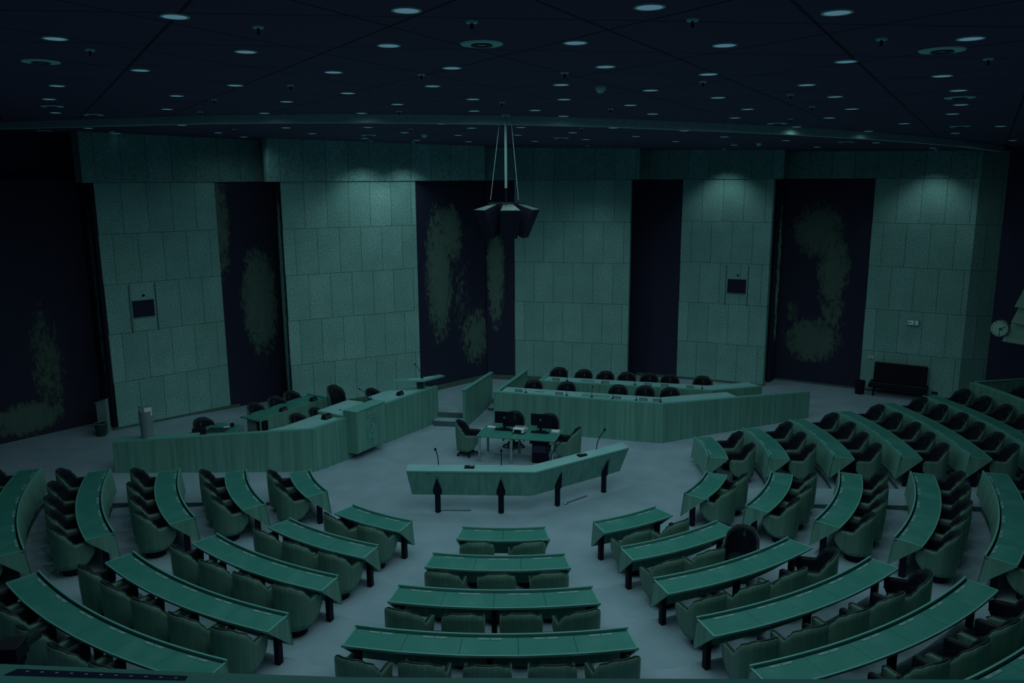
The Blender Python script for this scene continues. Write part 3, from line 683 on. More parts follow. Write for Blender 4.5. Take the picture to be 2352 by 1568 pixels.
poly_thing('dais_desk', 'pale desk top between the emblem podium and the lectern', 'desk', [
    ('desk_top', MB().prism([(-3.66, 2.80), (-2.36, 4.72), (-2.95, 4.95), (-3.9, 4.1), (-4.25, 3.55)], 1.13, 1.16), PALE),
    ('rear_apron', MB().wallrun([(-4.25, 3.55), (-3.9, 4.1), (-2.95, 4.95)], .34, 1.13, -.03), WOOD)], (-3.2, 4, PZ))
# lectern
lec = poly_thing('lectern', 'V-shaped lectern top on a square dark column in front of the painted panel', 'lectern', [
    ('lectern_top', MB().prism([(-3.60, 4.28), (-2.63, 4.30), (-2.05, 4.98), (-2.22, 5.12), (-2.75, 4.72), (-3.58, 4.50)], 1.42, 1.46), WOOD_EDGE),
    ('reading_board', MB().prism([(-3.15, 4.36), (-2.66, 4.38), (-2.34, 4.74), (-2.48, 4.84), (-2.82, 4.64), (-3.12, 4.55)], 1.462, 1.475), PALE),
    ('column', MB().box((-2.76, 4.56, .90), (.20, .20, 1.05), rad(25)), SIGND), ('column_edge', MB().box((-2.655, 4.50, .90), (.02, .05, 1.04), rad(25)), METAL)], (-2.76, 4.5, PZ))
# kiosk with notices
ko = thing('notice_pillar', 'grey pillar with two white notices standing on the left end of the counter ledge', 'pillar', (-9.12, -.40, 1.195))
MB().lathe([(.150, 0), (.155, .012), (.145, .03), (.165, .70)], (0, 0, 0), 24).build('base', METAL, ko)
MB().prism([(-.17, -.02), (0, -.15), (.19, .0), (0, .12)], .40, .82).build('top_box', METAL, ko)
for (a, b) in (((-.15, -.04), (-.02, -.14)), ((.03, -.133), (.17, -.022))):
    v = Vector(b) - Vector(a); n = Vector((v.y, -v.x)).normalized() * .012
    MB().prism([(a[0] + n.x, a[1] + n.y), (b[0] + n.x, b[1] + n.y), (b[0] + n.x * .2, b[1] + n.y * .2), (a[0] + n.x * .2, a[1] + n.y * .2)], .58, .80).build('notice', PAPER, ko)
# microphones / small boxes on desks
def gooseneck(x, y, z, ang, h=.34, lean=.16, label='', group='gooseneck microphones', base=True, fine=1.0):
    t = thing('gooseneck_microphone', label, 'microphone', (x, y, z), ang, group)
    if base: MB().box((0, 0, .01), (.09, .06, .02)).build('base', BLACK, t)
    path = [(0, 0, .0)] + [(lean * (u ** 2.2), 0, h * u) for u in (.3, .5, .7, .85, 1)]
    MB().tube(path, .008 * fine, 6).build('gooseneck', BLACK, t, smooth=True)
    MB().sphere((path[-1][0] + .008, 0, h + .012), .022 * fine, 10, 6, (1, 1, 1.25)).build('microphone_head', BLACK, t, smooth=True)
    return t
def speakerbox(x, y, z, rz, label, sc=1.0):
    t = thing('desk_speaker_box', label, 'desk speaker', (x, y, z), rz, 'wedge desk speaker boxes')
    s = sc
    MB().add([(-.11 * s, -.07 * s, 0), (.11 * s, -.07 * s, 0), (.11 * s, .08 * s, 0), (-.11 * s, .08 * s, 0), (-.11 * s, -.02 * s, .10 * s), (.11 * s, -.02 * s, .10 * s), (.11 * s, .03 * s, .11 * s), (-.11 * s, .03 * s, .11 * s)],
             [(0, 3, 2, 1), (4, 5, 6, 7), (0, 1, 5, 4), (1, 2, 6, 5), (2, 3, 7, 6), (3, 0, 4, 7)]).build('housing', BLACK, t)
    MB().box((0, -.052 * s, .052 * s), (.17 * s, .006, .075 * s), mtx=Matrix.Rotation(rad(-26), 3, 'X')).build('grille', SIGND, t)
    return t
speakerbox(-6.45, 2.35, 1.08, rad(58), 'wedge speaker box on the rear clerk desk, left one'); speakerbox(-5.85, 3.45, 1.08, rad(58), 'wedge speaker box on the rear clerk desk, right one')
speakerbox(-4.98, 1.30, 1.16, rad(58), 'wedge speaker box on the front clerk desk', 1.2); speakerbox(-4.02, 2.25, 1.26, rad(58), 'wedge speaker box on the emblem podium top', 1.2)
speakerbox(-3.30, 3.75, 1.16, rad(58), 'wedge speaker box on the desk right of the emblem podium'); 
gooseneck(-3.86, 2.33, 1.26, rad(185), .46, .38, 'long gooseneck microphone bending left over the emblem podium')
gooseneck(-2.72, 4.56, 1.475, rad(160), .42, .22, 'thin gooseneck microphone on the V-shaped lectern')
tag(MB().prism([(-5.0, 1.55), (-4.65, 1.75), (-4.85, 2.15), (-5.05, 1.95)], 1.16, 1.165).build('paper_sheets', PAPER), 'white paper sheets on the front clerk desk beside the podium', 'papers')
ph = thing('desk_telephone', 'black desk telephone on the front clerk desk by the podium', 'telephone', (-4.62, 1.85, 1.16), rad(50))
MB().prism([(-.12, -.08), (.12, -.08), (.12, .08), (-.12, .08)], 0, [.03, .03, .07, .07]).build('body', BLACK, ph); MB().tube([(-.10, -.05, .07), (-.10, 0, .095), (-.10, .06, .10)], .02, 8).build('handset', BLACK, ph)
kb = thing('open_laptop', 'dark open laptop lying on the small angled left desk', 'laptop', (-8.05, .18, 1.095), rad(20)); MB().box((0, 0, .012), (.34, .24, .02)).build('keyboard_base', BLACK, kb); MB().box((0, .15, .06), (.34, .02, .16), mtx=Matrix.Rotation(rad(-60), 3, 'X')).build('screen', BLACK, kb)
dp = thing('pen_cup', 'small dark cup with pens on the small angled left desk', 'cup', (-7.4, .82, 1.09)); MB().lathe([(.045, 0), (.05, .10)], (0, 0, 0), 14).build('cup', BLACK, dp); MB().tube([(0, 0, .05), (-.02, 0, .17)], .006, 6).build('pen', PAPER, dp)
tag(MB().prism([(-7.62, .72), (-7.46, .74), (-7.47, .86), (-7.6, .84)], 1.09, 1.10).build('paper_sheets', PAPER), 'small white note beside the pen cup on the left desk', 'papers')
nrm = math.atan2(-.515, .857)
for (x, y, lab) in ((-8.35, .9, 'tub chair behind the small angled left desk'), (-7.39, 2.4, 'leftmost of three tub chairs behind the rear clerk desk'), (-7.0, 3.06, 'middle one of three tub chairs behind the rear clerk desk'), (-6.71, 3.7, 'rightmost of three tub chairs behind the rear clerk desk'),
                    (-5.91, 1.28, 'left tub chair of the two at the front clerk desk'), (-5.53, 1.86, 'right tub chair of the two at the front clerk desk'), (-4.32, 3.95, 'tub chair left of the lectern, right of the emblem podium')):
    put_chair(x + .34 * .857, y - .34 * .515, PZ, nrm + rad(random.uniform(-8, 8)), 'dark leather ' + lab, 'tub chairs on the left dais')
pc = make_chair('tall dark leather presiding chair with pale crest behind the emblem podium', top=1.32, arm=.70); pc.name = 'presiding_chair'; pc['group'] = 'tub chairs on the left dais'
pc.location = (-4.97, 2.88, PZ); pc.rotation_euler = (0, 0, nrm - PI / 2)

# ------------------------------------------------------------------ right dais counters
def rightrun(pts, z0, z1, th): return MB().wallrun(pts, z0, z1, th)
poly_thing('government_counter', 'long angled wood counter front with pale ledge on the right dais', 'counter', [
    ('front_panel', rightrun(GV, .0, 1.17, .05), WOOD), ('ledge', rightrun(GV, 1.17, 1.20, .12), WOOD_EDGE),
    ('kick_board', MB().wallrun([off(GV[1], GV[2], -.012), off(GV[2], GV[1], .012)], .0, .10, .02), WOOD),
    ('side_screen', MB().wallrun([GV[0], (.57, 7.05)], .0, 1.17, -.05), WOOD), ('side_ledge', MB().wallrun([GV[0], (.57, 7.05)], 1.17, 1.20, -.12).prism([(-.49, 3.925), (-.30, 3.875), (-.27, 4.12), (-.45, 4.15)], 1.165, 1.201), WOOD_EDGE),
    ('desk_top', MB().prism([(-.28, 4.0), (4.42, 2.60), (6.8, 3.24), (6.6, 3.85), (4.45, 3.28), (-.08, 4.62)], 1.14, 1.17), PALE),
    ], (3.5, 3.4, 0))
poly_thing('government_counter', 'rear wood counter with pale top, second row of the right dais', 'counter', [
    ('front_panel', MB().wallrun([(.93, 5.32), (6.18, 3.95), (7.85, 4.42)], .34, 1.17, .05), WOOD), ('ledge', MB().wallrun([(.93, 5.32), (6.18, 3.95), (7.85, 4.42)], 1.17, 1.20, .10), WOOD_EDGE),
    ('end_cap', MB().wallrun([(.93, 5.32), (1.24, 6.15)], .34, 1.21, -.10), WOOD_EDGE),
    ('desk_top', MB().prism([(1.05, 5.36), (6.18, 4.04), (7.8, 4.5), (7.6, 5.05), (6.2, 4.66), (1.25, 5.98)], 1.14, 1.17), PALE), ('end_panel', MB().wallrun([(7.85, 4.42), (7.70, 5.05)], .34, 1.19, .05), WOOD)], (4, 4.8, PZ))
poly_thing('divider_wall', 'low wood divider wall between the two flights of steps', 'divider wall', [
    ('panel', MB().wallrun([(-1.45, 4.20), (-.67, 6.50)], .0, 1.18, -.10), WOOD), ('capping', MB().wallrun([(-1.47, 4.18), (-.66, 6.52)], 1.18, 1.21, -.13), WOOD_EDGE)], (-1, 5.3, 0))
gf = math.atan2(-.958, -.285)
for i, (x, y) in enumerate([(.83, 4.95), (1.85, 4.7), (3.4, 4.28), (4.20, 4.15), (4.92, 3.93)]):
    put_chair(x - .34 * .285, y - .34 * .958, PZ, gf + rad(random.uniform(-3, 3)), 'dark tub chair, %s from the left in the front row of the right dais' % ORD[i], 'tub chairs on the right dais')
for i, (x, y) in enumerate([(1.72, 6.7), (2.52, 6.36), (3.21, 6.11), (3.90, 5.95), (4.60, 5.81), (5.23, 5.61), (6.24, 5.35)]):
    put_chair(x - .34 * .285, y - .34 * .958, PZ, gf + rad(random.uniform(-3, 3)), 'dark tub chair, %s from the left in the back row of the right dais' % ORD[i], 'tub chairs on the right dais')
def nameplate(x, y, z, rz, label):
    t = thing('name_plate', label, 'name plate', (x, y, z), rz, 'name plates on the right dais')
    MB().prism([(-.11, -.02), (.11, -.02), (.11, .05), (-.11, .05)], 0, [.085, .085, .01, .01]).build('stand', BLACK, t)
    MB().box((0, -.024, .045), (.20, .006, .075)).build('card', METAL, t)
    return t
front = [(.14, 1), (.98 + .55, 2), (3.0, 3), (3.55, 4), (4.45, 5)]
def gline(x, A=(-.48, 3.94), B=(4.42, 2.49), d=.28): return A[1] + (B[1] - A[1]) * (x - A[0]) / (B[0] - A[0]) + d
for i, x in enumerate((.28, 1.50, 3.18, 3.92, 4.30)):
    nameplate(x, gline(x, d=.30), 1.17, rad(-16.5), 'name plate on the front counter of the right dais, %s from the left' % ORD[i])
for i, x in enumerate((.50, 1.72, 2.45, 3.05, 3.72, 4.40)):
    gooseneck(x, gline(x, d=.26), 1.17, rad(60), .30, .07, 'slim microphone on the front counter of the right dais, %s from the left' % ORD[i], 'right dais front microphones')
for i, x in enumerate((1.50, 3.05, 4.35, 4.85, 5.6)):
    nameplate(x, gline(x, (.93, 5.32), (6.18, 3.95), .26), 1.17, rad(-14.5), 'name plate on the rear counter of the right dais, %s from the left' % ORD[i])
for i, x in enumerate((1.85, 2.95, 3.95, 5.95)):
    gooseneck(x, gline(x, (.93, 5.32), (6.18, 3.95), .24), 1.17, rad(80), .30, .05, 'slim microphone on the rear counter of the right dais, %s from the left' % ORD[i], 'right dais rear microphones')
tag(MB().prism([(2.15, 3.46), (2.95, 3.22), (3.02, 3.50), (2.22, 3.72)], 1.17, 1.182).build('desk_mat', CONSOLE), 'flat pale pad on the front counter of the right dais', 'desk pad')
tag(MB().prism([(2.3, 5.28), (2.7, 5.17), (2.73, 5.3), (2.33, 5.42)], 1.17, 1.19).build('paper_stack', METAL), 'scattered papers on the rear counter of the right dais, left', 'papers')
tag(MB().prism([(.75, 3.98), (1.05, 3.88), (1.1, 4.04), (.8, 4.12)], 1.17, 1.175).build('paper_sheets', CONSOLE), 'pale sheet on the front counter, near its left end', 'papers')

# ------------------------------------------------------------------ interruption desk with four posts
N_ = [(-2.33, -2.52), (.605, -2.645), (2.945, -.98)]; F_ = [(-2.355, -2.085), (.52, -2.19), (2.85, -.54)]; B_ = [(-2.235, -2.36), (.52, -2.50), (2.75, -.90)]
zt = 1.05; zb = .42
idk = thing('interruption_desk', 'free-standing V-shaped speaking desk on four dark posts in the open floor', 'desk', (.3, -2.3, 0))
inv = Matrix.Translation((-.3, 2.3, 0))
def IP(nm, mb, m): o = mb.build(nm, m, idk); o.data.transform(inv); return o
for i in (0, 1):
    IP('desk_top', MB().prism([N_[i], N_[i + 1], F_[i + 1], F_[i]], zt - .03, zt), PALE)
    a, b, c, d = N_[i], N_[i + 1], B_[i + 1], B_[i]; th = Vector((b[0] - a[0], b[1] - a[1])).normalized(); nn = (-th.y * .03, th.x * .03)
    IP('front_panel', MB().add([(a[0], a[1], zt - .03), (b[0], b[1], zt - .03), (c[0], c[1], zb), (d[0], d[1], zb), (a[0] + nn[0], a[1] + nn[1], zt - .03), (b[0] + nn[0], b[1] + nn[1], zt - .03), (c[0] + nn[0], c[1] + nn[1], zb), (d[0] + nn[0], d[1] + nn[1], zb)],
       [(0, 1, 2, 3), (4, 7, 6, 5), (0, 4, 5, 1), (1, 5, 6, 2), (2, 6, 7, 3), (3, 7, 4, 0)]), WOOD)
IP('near_edge', MB().wallrun([(N_[0][0], N_[0][1] - .012), (N_[1][0], N_[1][1] - .012), (N_[2][0] + .006, N_[2][1] - .01)], zt - .028, zt + .003, .025), WOOD_EDGE)
for (p, q, r_) in ((N_[0], F_[0], B_[0]), (N_[2], F_[2], B_[2])):
    s = .03 if p is N_[0] else -.03
    IP('end_panel', MB().add([(p[0], p[1], zt - .03), (q[0], q[1], zt - .03), (r_[0], r_[1], zb), (p[0] + s, p[1], zt - .03), (q[0] + s, q[1], zt - .03), (r_[0] + s, r_[1], zb)], [(0, 1, 2), (3, 5, 4), (0, 3, 4, 1), (1, 4, 5, 2), (2, 5, 3, 0)]), WOOD)
for (x, y, a) in ((-1.64, -2.40, 0), (-.18, -2.47, 0), (1.14, -2.06, 35), (2.32, -1.23, 35)):
    s = .066
    IP('leg', MB().box((x, y, .46), (s * 1.41, s * 1.41, .92), rad(45 + a * .3)), BLACK)
    # pointed bracket where the post meets the sloping face
    ca, sa = math.cos(rad(a)), math.sin(rad(a)); f = lambda u, v: (x + u * ca - v * sa, y + u * sa + v * ca)
    p0, p1 = f(-.10, -.035), f(.10, -.035); ap = f(0, -.17); fr = f(0, -.12); bk = f(0, .06)
    IP('pointed_bracket', MB().add([(*p0, .56), (*fr, .56), (*p1, .56), (*bk, .56), (*ap, .90), (*p0, .46), (*fr, .46), (*p1, .46), (*bk, .46)], [(0, 1, 4), (1, 2, 4), (2, 3, 4), (3, 0, 4), (5, 8, 7, 6), (0, 5, 6, 1), (1, 6, 7, 2), (2, 7, 8, 3), (3, 8, 5, 0)]), BLACK)
for i, (x, y, a, h, le) in enumerate(((-1.63, -2.13, 170, .36, .06), (-.17, -2.18, 90, .33, .02), (.99, -1.84, 20, .42, .26), (2.14, -1.10, 25, .46, .22))):
    gooseneck(x, y, zt, rad(a), h, le, 'gooseneck microphone on the V-shaped speaking desk, %s from the left' % ORD[i], 'speaking desk microphones', base=False, fine=1.35)
def console(x, y, rz, lab):
    t = thing('desk_control_box', lab, 'control box', (x, y, zt), rz, 'control boxes on the speaking desk')
    MB().box((0, 0, .02), (.22, .13, .04)).build('housing', BLACK, t); MB().box((-.045, 0, .042), (.08, .10, .006)).build('screen', SIGND, t); MB().box((.05, .01, .042), (.09, .08, .006)).build('keypad', METAL, t)
console(-.90, -2.33, rad(-2), 'small dark control box on the left wing of the speaking desk'); console(1.75, -1.55, rad(35), 'small dark control box on the right wing of the speaking desk')
for (x, y, rz, lab) in ((-1.22, -2.33, rad(-2), 'thin pale tube lying on the carpet under the left wing of the speaking desk'), (1.62, -1.72, rad(40), 'thin pale tube lying on the carpet under the right wing of the speaking desk')):
    t = thing('floor_cable_tube', lab, 'tube', (x, y, 0), rz); MB().tube([(-.30, 0, .02), (.34, 0, .02)], .018, 8).build('tube', METAL, t)
    MB().tube([(-.30, 0, .02), (-.36, -.05, .012), (-.42, -.04, .012), (-.44, 0, .012), (-.42, .03, .04)], .006, 6).build('cable', BLACK, t)

# ------------------------------------------------------------------ stenographers' table
C4 = [(-.89, 1.01), (1.21, .43), (1.51, 1.51), (-.65, 1.95)]
C4 = [(-.89, 1.01), (1.21, .50), (1.49, 1.50), (-.65, 1.97)]
def lerp(a, b, t): return (a[0] + (b[0] - a[0]) * t, a[1] + (b[1] - a[1]) * t)
m0, m1 = lerp(C4[0], C4[1], .47), lerp(C4[3], C4[2], .47); g0, g1 = lerp(C4[0], C4[1], .475), lerp(C4[3], C4[2], .475)
tr = math.atan2(-.51, 2.1)
for (q, lab, legs) in (([C4[0], m0, m1, C4[3]], 'left half of the paired office table in the middle of the floor', ((.06, .06), (.94, .06), (.06, .94), (.94, .94))), ([g0, C4[1], C4[2], g1], 'right half of the paired office table in the middle of the floor', ((.92, .10), (.92, .92)))):
    cx_, cy_ = sum(p[0] for p in q) / 4, sum(p[1] for p in q) / 4
    t = thing('office_table', lab, 'table', (cx_, cy_, 0), 0, 'paired office tables'); iv = Matrix.Translation((-cx_, -cy_, 0))
    o = MB().prism(q, .71, .735).build('table_top', TOP, t); o.data.transform(iv)
    ed_ = MB(); 
    for i in range(4): ed_.wallrun([q[i], q[(i + 1) % 4]], .708, .742, .018)
    o = ed_.build('edge_band', WOOD_EDGE, t); o.data.transform(iv)
    for (u, v) in legs:
        p = lerp(lerp(q[0], q[1], u), lerp(q[3], q[2], u), v); o = MB().lathe([(.035, 0), (.035, .45), (.042, .46), (.042, .71)], (p[0], p[1], 0), 14).build('leg', STEEL, t); o.data.transform(iv)
tw = thing('computer_tower', 'black computer cabinet standing under the right half of the table', 'computer', (.85, 1.02, 0), tr)
MB().box((0, 0, .27), (.40, .34, .54)).build('case', BLACK, tw); MB().box((0, 0, .60), (.52, .40, .10)).build('top_unit', BLACK, tw); MB().box((0, -.175, .40), (.36, .01, .20)).build('front_cover', SCREEN, tw)
def monitor(x, y, rz, lab):
    t = thing('computer_monitor', lab, 'monitor', (x, y, .742), rz, 'monitors on the office table')
    MB().box((0, 0, .01), (.26, .18, .02)).build('foot', BLACK, t); MB().box((0, .02, .12), (.06, .03, .22)).build('neck', BLACK, t)
    MB().box((0, .0, .34), (.54, .045, .33)).build('back_cover', BLACK, t, bevel=.008); MB().sphere((0, -.024, .34), .028, 12, 6, (1, .1, .8)).build('logo_badge', METAL, t)
    MB().box((0, -.06, .010), (.50, .14, .018)).build('cable_tray', BLACK, t)
monitor(-.13, 1.58, tr + rad(0), 'left flat monitor seen from behind on the paired table'); monitor(.86, 1.32, tr - rad(2), 'right flat monitor seen from behind on the paired table')
bx = thing('desktop_unit', 'white and black boxy device between the two monitors', 'device', (.27, 1.27, .742), tr)
MB().prism([(-.15, -.10), (.15, -.10), (.17, .16), (-.13, .16)], 0, [.12, .12, .15, .15]).build('body', PAPER, bx); MB().box((-.02, -.104, .065), (.20, .01, .08)).build('display', BLACK, bx); MB().box((0, 0, .008), (.34, .26, .016)).build('foot_plate', BLACK, bx)
MB().prism([(-.14, .04), (.13, .04), (.15, .15), (-.12, .15)], .148, .158).build('lid', METAL, bx)
tag(MB().prism([(-.62, 1.72), (-.40, 1.66), (-.36, 1.80), (-.58, 1.87)], .742, .765).build('paper_stack', PAPER), 'white paper stack at the left corner of the paired table', 'papers')
tag(MB().prism([(1.15, 1.24), (1.36, 1.19), (1.40, 1.38), (1.18, 1.43)], .742, .775).build('paper_stack', PAPER), 'white paper stack at the right end of the paired table', 'papers')
tag(MB().lathe([(.035, 0), (.05, .06), (.042, .06), (.03, .012)], (0, 0, 0), 16).build('cup', PAPER, loc=(.47, 1.47, .742)), 'small pale cup beside the boxy device', 'cup')
SW = make_chair('swivel tub chair with castors at the left end of the paired table', base='star'); SW.name = 'swivel_tub_chair'; KW = kidmap(SW)
SWL = [(-1.16, 1.62, rad(-8), None), (.13, 2.28, rad(-95), 'swivel tub chair behind the left monitor'), (1.10, 2.02, rad(-100), 'swivel tub chair behind the right monitor'), (1.62, .98, rad(165), 'swivel tub chair at the right end of the paired table')]
for (x, y, f, lab) in SWL:
    t = SW if lab is None else copy_tree(SW, None, KW)
    t.location = (x, y, 0); t.rotation_euler = (0, 0, f - PI / 2); t['group'] = 'swivel chairs around the office table'
    if lab: t['label'] = lab

# ------------------------------------------------------------------ hanging loudspeaker cluster
HX, HY = -.01, -4.0
hc = thing('hanging_loudspeaker_cluster', 'cluster of dark loudspeakers hung from the ceiling on a pale pole', 'loudspeaker', (HX, HY, 8.75))
zc = zf(0) + .13 - 8.75
MB().tube([(0, 0, zc), (0, 0, 7.37 - 8.75)], .027, 12).build('pole', METAL, hc)
MB().lathe([(.09, zc), (.09, zc - .03)], (0, 0, 0), 16).build('ceiling_plate', VENTM, hc)
MB().tube([(0, 0, 7.37 - 8.75), (0, 0, 7.08 - 8.75)], .014, 8).build('lower_rod', BLACK, hc)
for (x, tx) in ((-.30, -.10), (.24, .10)): MB().tube([(tx, .03, zc), (x, -.1, 7.15 - 8.75)], .006, 6).build('suspension_wire', STEEL, hc)
MB().tube([(.34 * math.cos(2 * PI * k / 24), .34 * math.sin(2 * PI * k / 24), 7.08 - 8.75) for k in range(24)], .014, 6, closed=True).build('mounting_ring', BLACK, hc)
fr_ = MB()
for k in range(4): a = PI / 2 * k; fr_.tube([(0, 0, 7.08 - 8.75), (.34 * math.cos(a), .34 * math.sin(a), 7.08 - 8.75)], .012, 6)
fr_.tube([(-.12, -.1, 7.1 - 8.75), (-.12, -.1, 6.8 - 8.75)], .012, 6); fr_.build('mounting_arms', BLACK, hc)
for k, (ang, r0) in enumerate(((-145, .30), (-82, .30), (-22, .30), (100, .30))):
    a = rad(ang); c, s = math.cos(a), math.sin(a); tx, ty = -s, c
    def Q(r, t, z): return (c * r + tx * t, s * r + ty * t, z - 8.75)
    vs = [Q(.22, -.08, 7.08), Q(.22, .08, 7.08), Q(.63, .19, 6.96), Q(.63, -.19, 6.96), Q(.12, -.09, 6.56), Q(.12, .09, 6.56), Q(.40, .16, 6.42), Q(.40, -.16, 6.42)]
    o = MB().add(vs, [(0, 1, 2, 3), (4, 7, 6, 5), (0, 4, 5, 1), (2, 6, 7, 3), (0, 3, 7, 4), (1, 5, 6, 2)]).build('speaker_cabinet', BLACK, hc)
    vt = [Q(.215, -.078, 7.086), Q(.215, .078, 7.086), Q(.628, .188, 6.966), Q(.628, -.188, 6.966), Q(.215, -.078, 7.076), Q(.215, .078, 7.076), Q(.628, .188, 6.956), Q(.628, -.188, 6.956)]
    q = MB().add(vt, [(0, 1, 2, 3), (4, 7, 6, 5), (0, 4, 5, 1), (2, 6, 7, 3), (0, 3, 7, 4), (1, 5, 6, 2)]).build('top_plate', PLATE, o)

# ------------------------------------------------------------------ things on and by the walls
def on_wall(A, B, s, z, out=.0):
    A = Vector(A); B = Vector(B); d = (B - A).normalized(); n = Vector((d.y, -d.x)); p = A + d * s + n * out; return (p.x, p.y, z), math.atan2(d.y, d.x)
W1 = ((-11.41, 2.73), (-8.92, 5.07)); W4 = ((6.05, 8.67), (8.80, 7.385)); W5 = ((11.94, 6.88), (14.45, 5.31))
for (wl, s, z, wd, hh, lab) in ((W1, 1.02, 3.90, .60, .48, 'dark screen set into the leftmost stone pier'), (W4, 1.99, 3.88, .62, .48, 'dark screen set into the stone pier right of centre')):
    loc, rz = on_wall(*wl, s, z, .012); t = thing('recessed_wall_screen', lab, 'screen', loc, rz, 'recessed wall screens')
    MB().box((0, 0, 0), (wd, .03, hh)).build('screen', SCREEN, t); MB().box((0, -.018, -hh / 2 - .008), (wd, .02, .016)).build('sill', METAL, t)
    jn = MB(); jn.box((-.37, 0, .02), (.012, .028, 1.40)); jn.box((.37, 0, .02), (.012, .028, 1.40)); jn.build('panel_joint', SIGND, t)
    MB().tube([(.02, -.012, .38), (.02, -.03, .38)], .035, 14).build('camera_port', BLACK, t)
loc, rz = on_wall(*W5, 1.48, 2.88, .05); t = thing('emergency_exit_sign', 'lit emergency exit sign with arrow and running figure on the far right pier', 'exit sign', loc, rz)
MB().box((0, 0, 0), (.36, .08, .19)).build('housing', METAL, t); MB().box((.0, -.044, .01), (.32, .01, .14)).build('face', SIGNM, t)
f = MB(); f.box((-.09, -.052, .01), (.09, .006, .018)); f.add([(-.15, -.055, .01), (-.11, -.055, .045), (-.11, -.055, -.025), (-.15, -.05, .01), (-.11, -.05, .045), (-.11, -.05, -.025)], [(0, 1, 2), (3, 5, 4), (0, 3, 4, 1), (1, 4, 5, 2), (2, 5, 3, 0)])
f.tube([(.03, -.052, -.04), (.05, -.052, 0), (.055, -.052, .035)], .012, 6); f.tube([(.05, -.052, 0), (.08, -.052, -.04)], .009, 6); f.tube([(.055, -.052, .03), (.02, -.052, .01)], .007, 6); f.sphere((.052, -.052, .062), .015, 8, 6)
f.build('pictogram', SIGND, t)
loc, rz = on_wall(*W5, .30, 1.59, .03); t = thing('wall_button_box', 'small pale box on the stone wall above the waste bin', 'wall box', loc, rz); MB().box((0, 0, 0), (.16, .06, .07)).build('cover', PAPER, t); MB().box((0, -.031, .0), (.06, .006, .03)).build('button', METAL, t)
loc, rz = on_wall(*W5, 2.30, .62, .012); t = thing('wall_socket', 'double socket low on the stone pier right of the bench', 'socket', loc, rz); MB().box((0, 0, 0), (.18, .02, .09)).build('plate', SIGND, t); MB().tube([(-.04, -.01, 0), (-.04, -.018, 0)], .025, 12).build('outlet', BLACK, t); MB().tube([(.04, -.01, 0), (.04, -.018, 0)], .025, 12).build('outlet', BLACK, t)
# bench
loc, rz = on_wall(*W5, 1.15, .44, .42); bn_ = thing('upholstered_bench', 'dark leather bench with high back against the far right stone pier', 'bench', loc, rz)
MB().box((.10, -.02, .36), (1.75, .56, .14), mtx=Matrix.Rotation(rad(3), 3, 'X')).build('seat', BLACK, bn_, bevel=.03)
MB().box((.10, .27, .68), (1.60, .12, .74), mtx=Matrix.Rotation(rad(-8), 3, 'X')).build('backrest', BLACK, bn_, bevel=.03)
for s in (-.62, .82): MB().add([(s - .03, -.26, 0), (s + .03, -.26, 0), (s + .03, -.18, 0), (s - .03, -.18, 0), (s - .03, -.05, .30), (s + .03, -.05, .30), (s + .03, .20, .30), (s - .03, .20, .30)], [(0, 3, 2, 1), (4, 5, 6, 7), (0, 1, 5, 4), (1, 2, 6, 5), (2, 3, 7, 6), (3, 0, 4, 7)]).build('leg', BLACK, bn_)
MB().tube([(.10 - .86, -.20, .44), (.10 + .86, -.20, .44)], .015, 8).build('seat_piping', LEATHER2, bn_); MB().tube([(.10 - .78, .18, 1.05), (.10 + .78, .18, 1.05)], .015, 8).build('back_piping', LEATHER2, bn_)
t = thing('waste_bin', 'round dark waste bin left of the bench', 'bin', (11.72, 6.32, .44)); MB().lathe([(.14, 0), (.16, .44), (.15, .44), (.13, .02)], (0, 0, 0), 20).build('body', BLACK, t); MB().tube([(.155 * math.cos(2 * PI * k / 20), .155 * math.sin(2 * PI * k / 20), .44) for k in range(20)], .008, 6, closed=True).build('rim', SIGND, t)
t = thing('waste_bin', 'dark waste bin standing at the foot of the grey post at the left', 'bin', (-11.62, 2.16, .44)); MB().lathe([(.13, 0), (.17, .36), (.16, .36), (.12, .02)], (0, 0, 0), 20).build('body', SIGND, t); MB().tube([(.165 * math.cos(2 * PI * k / 20), .165 * math.sin(2 * PI * k / 20), .36) for k in range(20)], .008, 6, closed=True).build('rim', METAL, t)
t = thing('dispenser_post', 'tall grey post with a peaked top behind the left waste bin', 'post', (-11.66, 2.44, .44)); MB().prism([(-.14, -.08), (.14, -.08), (.14, .08), (-.14, .08)], 0, [.88, .98, .98, .88]).build('post_body', METAL, t); MB().prism([(-.18, -.10), (.16, -.10), (.16, .10), (-.18, .10)], [.88, .99, .99, .88], [.90, 1.01, 1.01, .90]).build('cap', STEEL, t)
# clock and slanted boards at the right edge
t = thing('wall_clock', 'round drum clock with pale face near the right edge', 'clock', (14.10, 2.9, 3.26), rad(-46))
R_ = Matrix.Rotation(rad(90), 3, 'X')
def disc(r, y0, y1, n=28): return MB().tube([(0, y0, 0), (0, y1, 0)], r, n)
disc(.235, -.02, .16).build('drum', METAL, t); disc(.215, -.03, -.018).build('face', BOARD, t)
for k in range(12):
    a = PI / 6 * k; MB().box((.18 * math.sin(a), -.034, .18 * math.cos(a)), (.014, .006, .035), mtx=Matrix.Rotation(a, 3, 'Y')).build('hour_mark', BLACK, t)
MB().box((.075, -.04, .03), (.17, .006, .018), mtx=Matrix.Rotation(rad(-22), 3, 'Y')).build('minute_hand', BLACK, t); MB().box((.045, -.04, -.02), (.11, .006, .024), mtx=Matrix.Rotation(rad(18), 3, 'Y')).build('hour_hand', BLACK, t); MB().box((.012, -.04, -.10), (.010, .006, .19), mtx=Matrix.Rotation(rad(-6), 3, 'Y')).build('second_hand', BLACK, t)
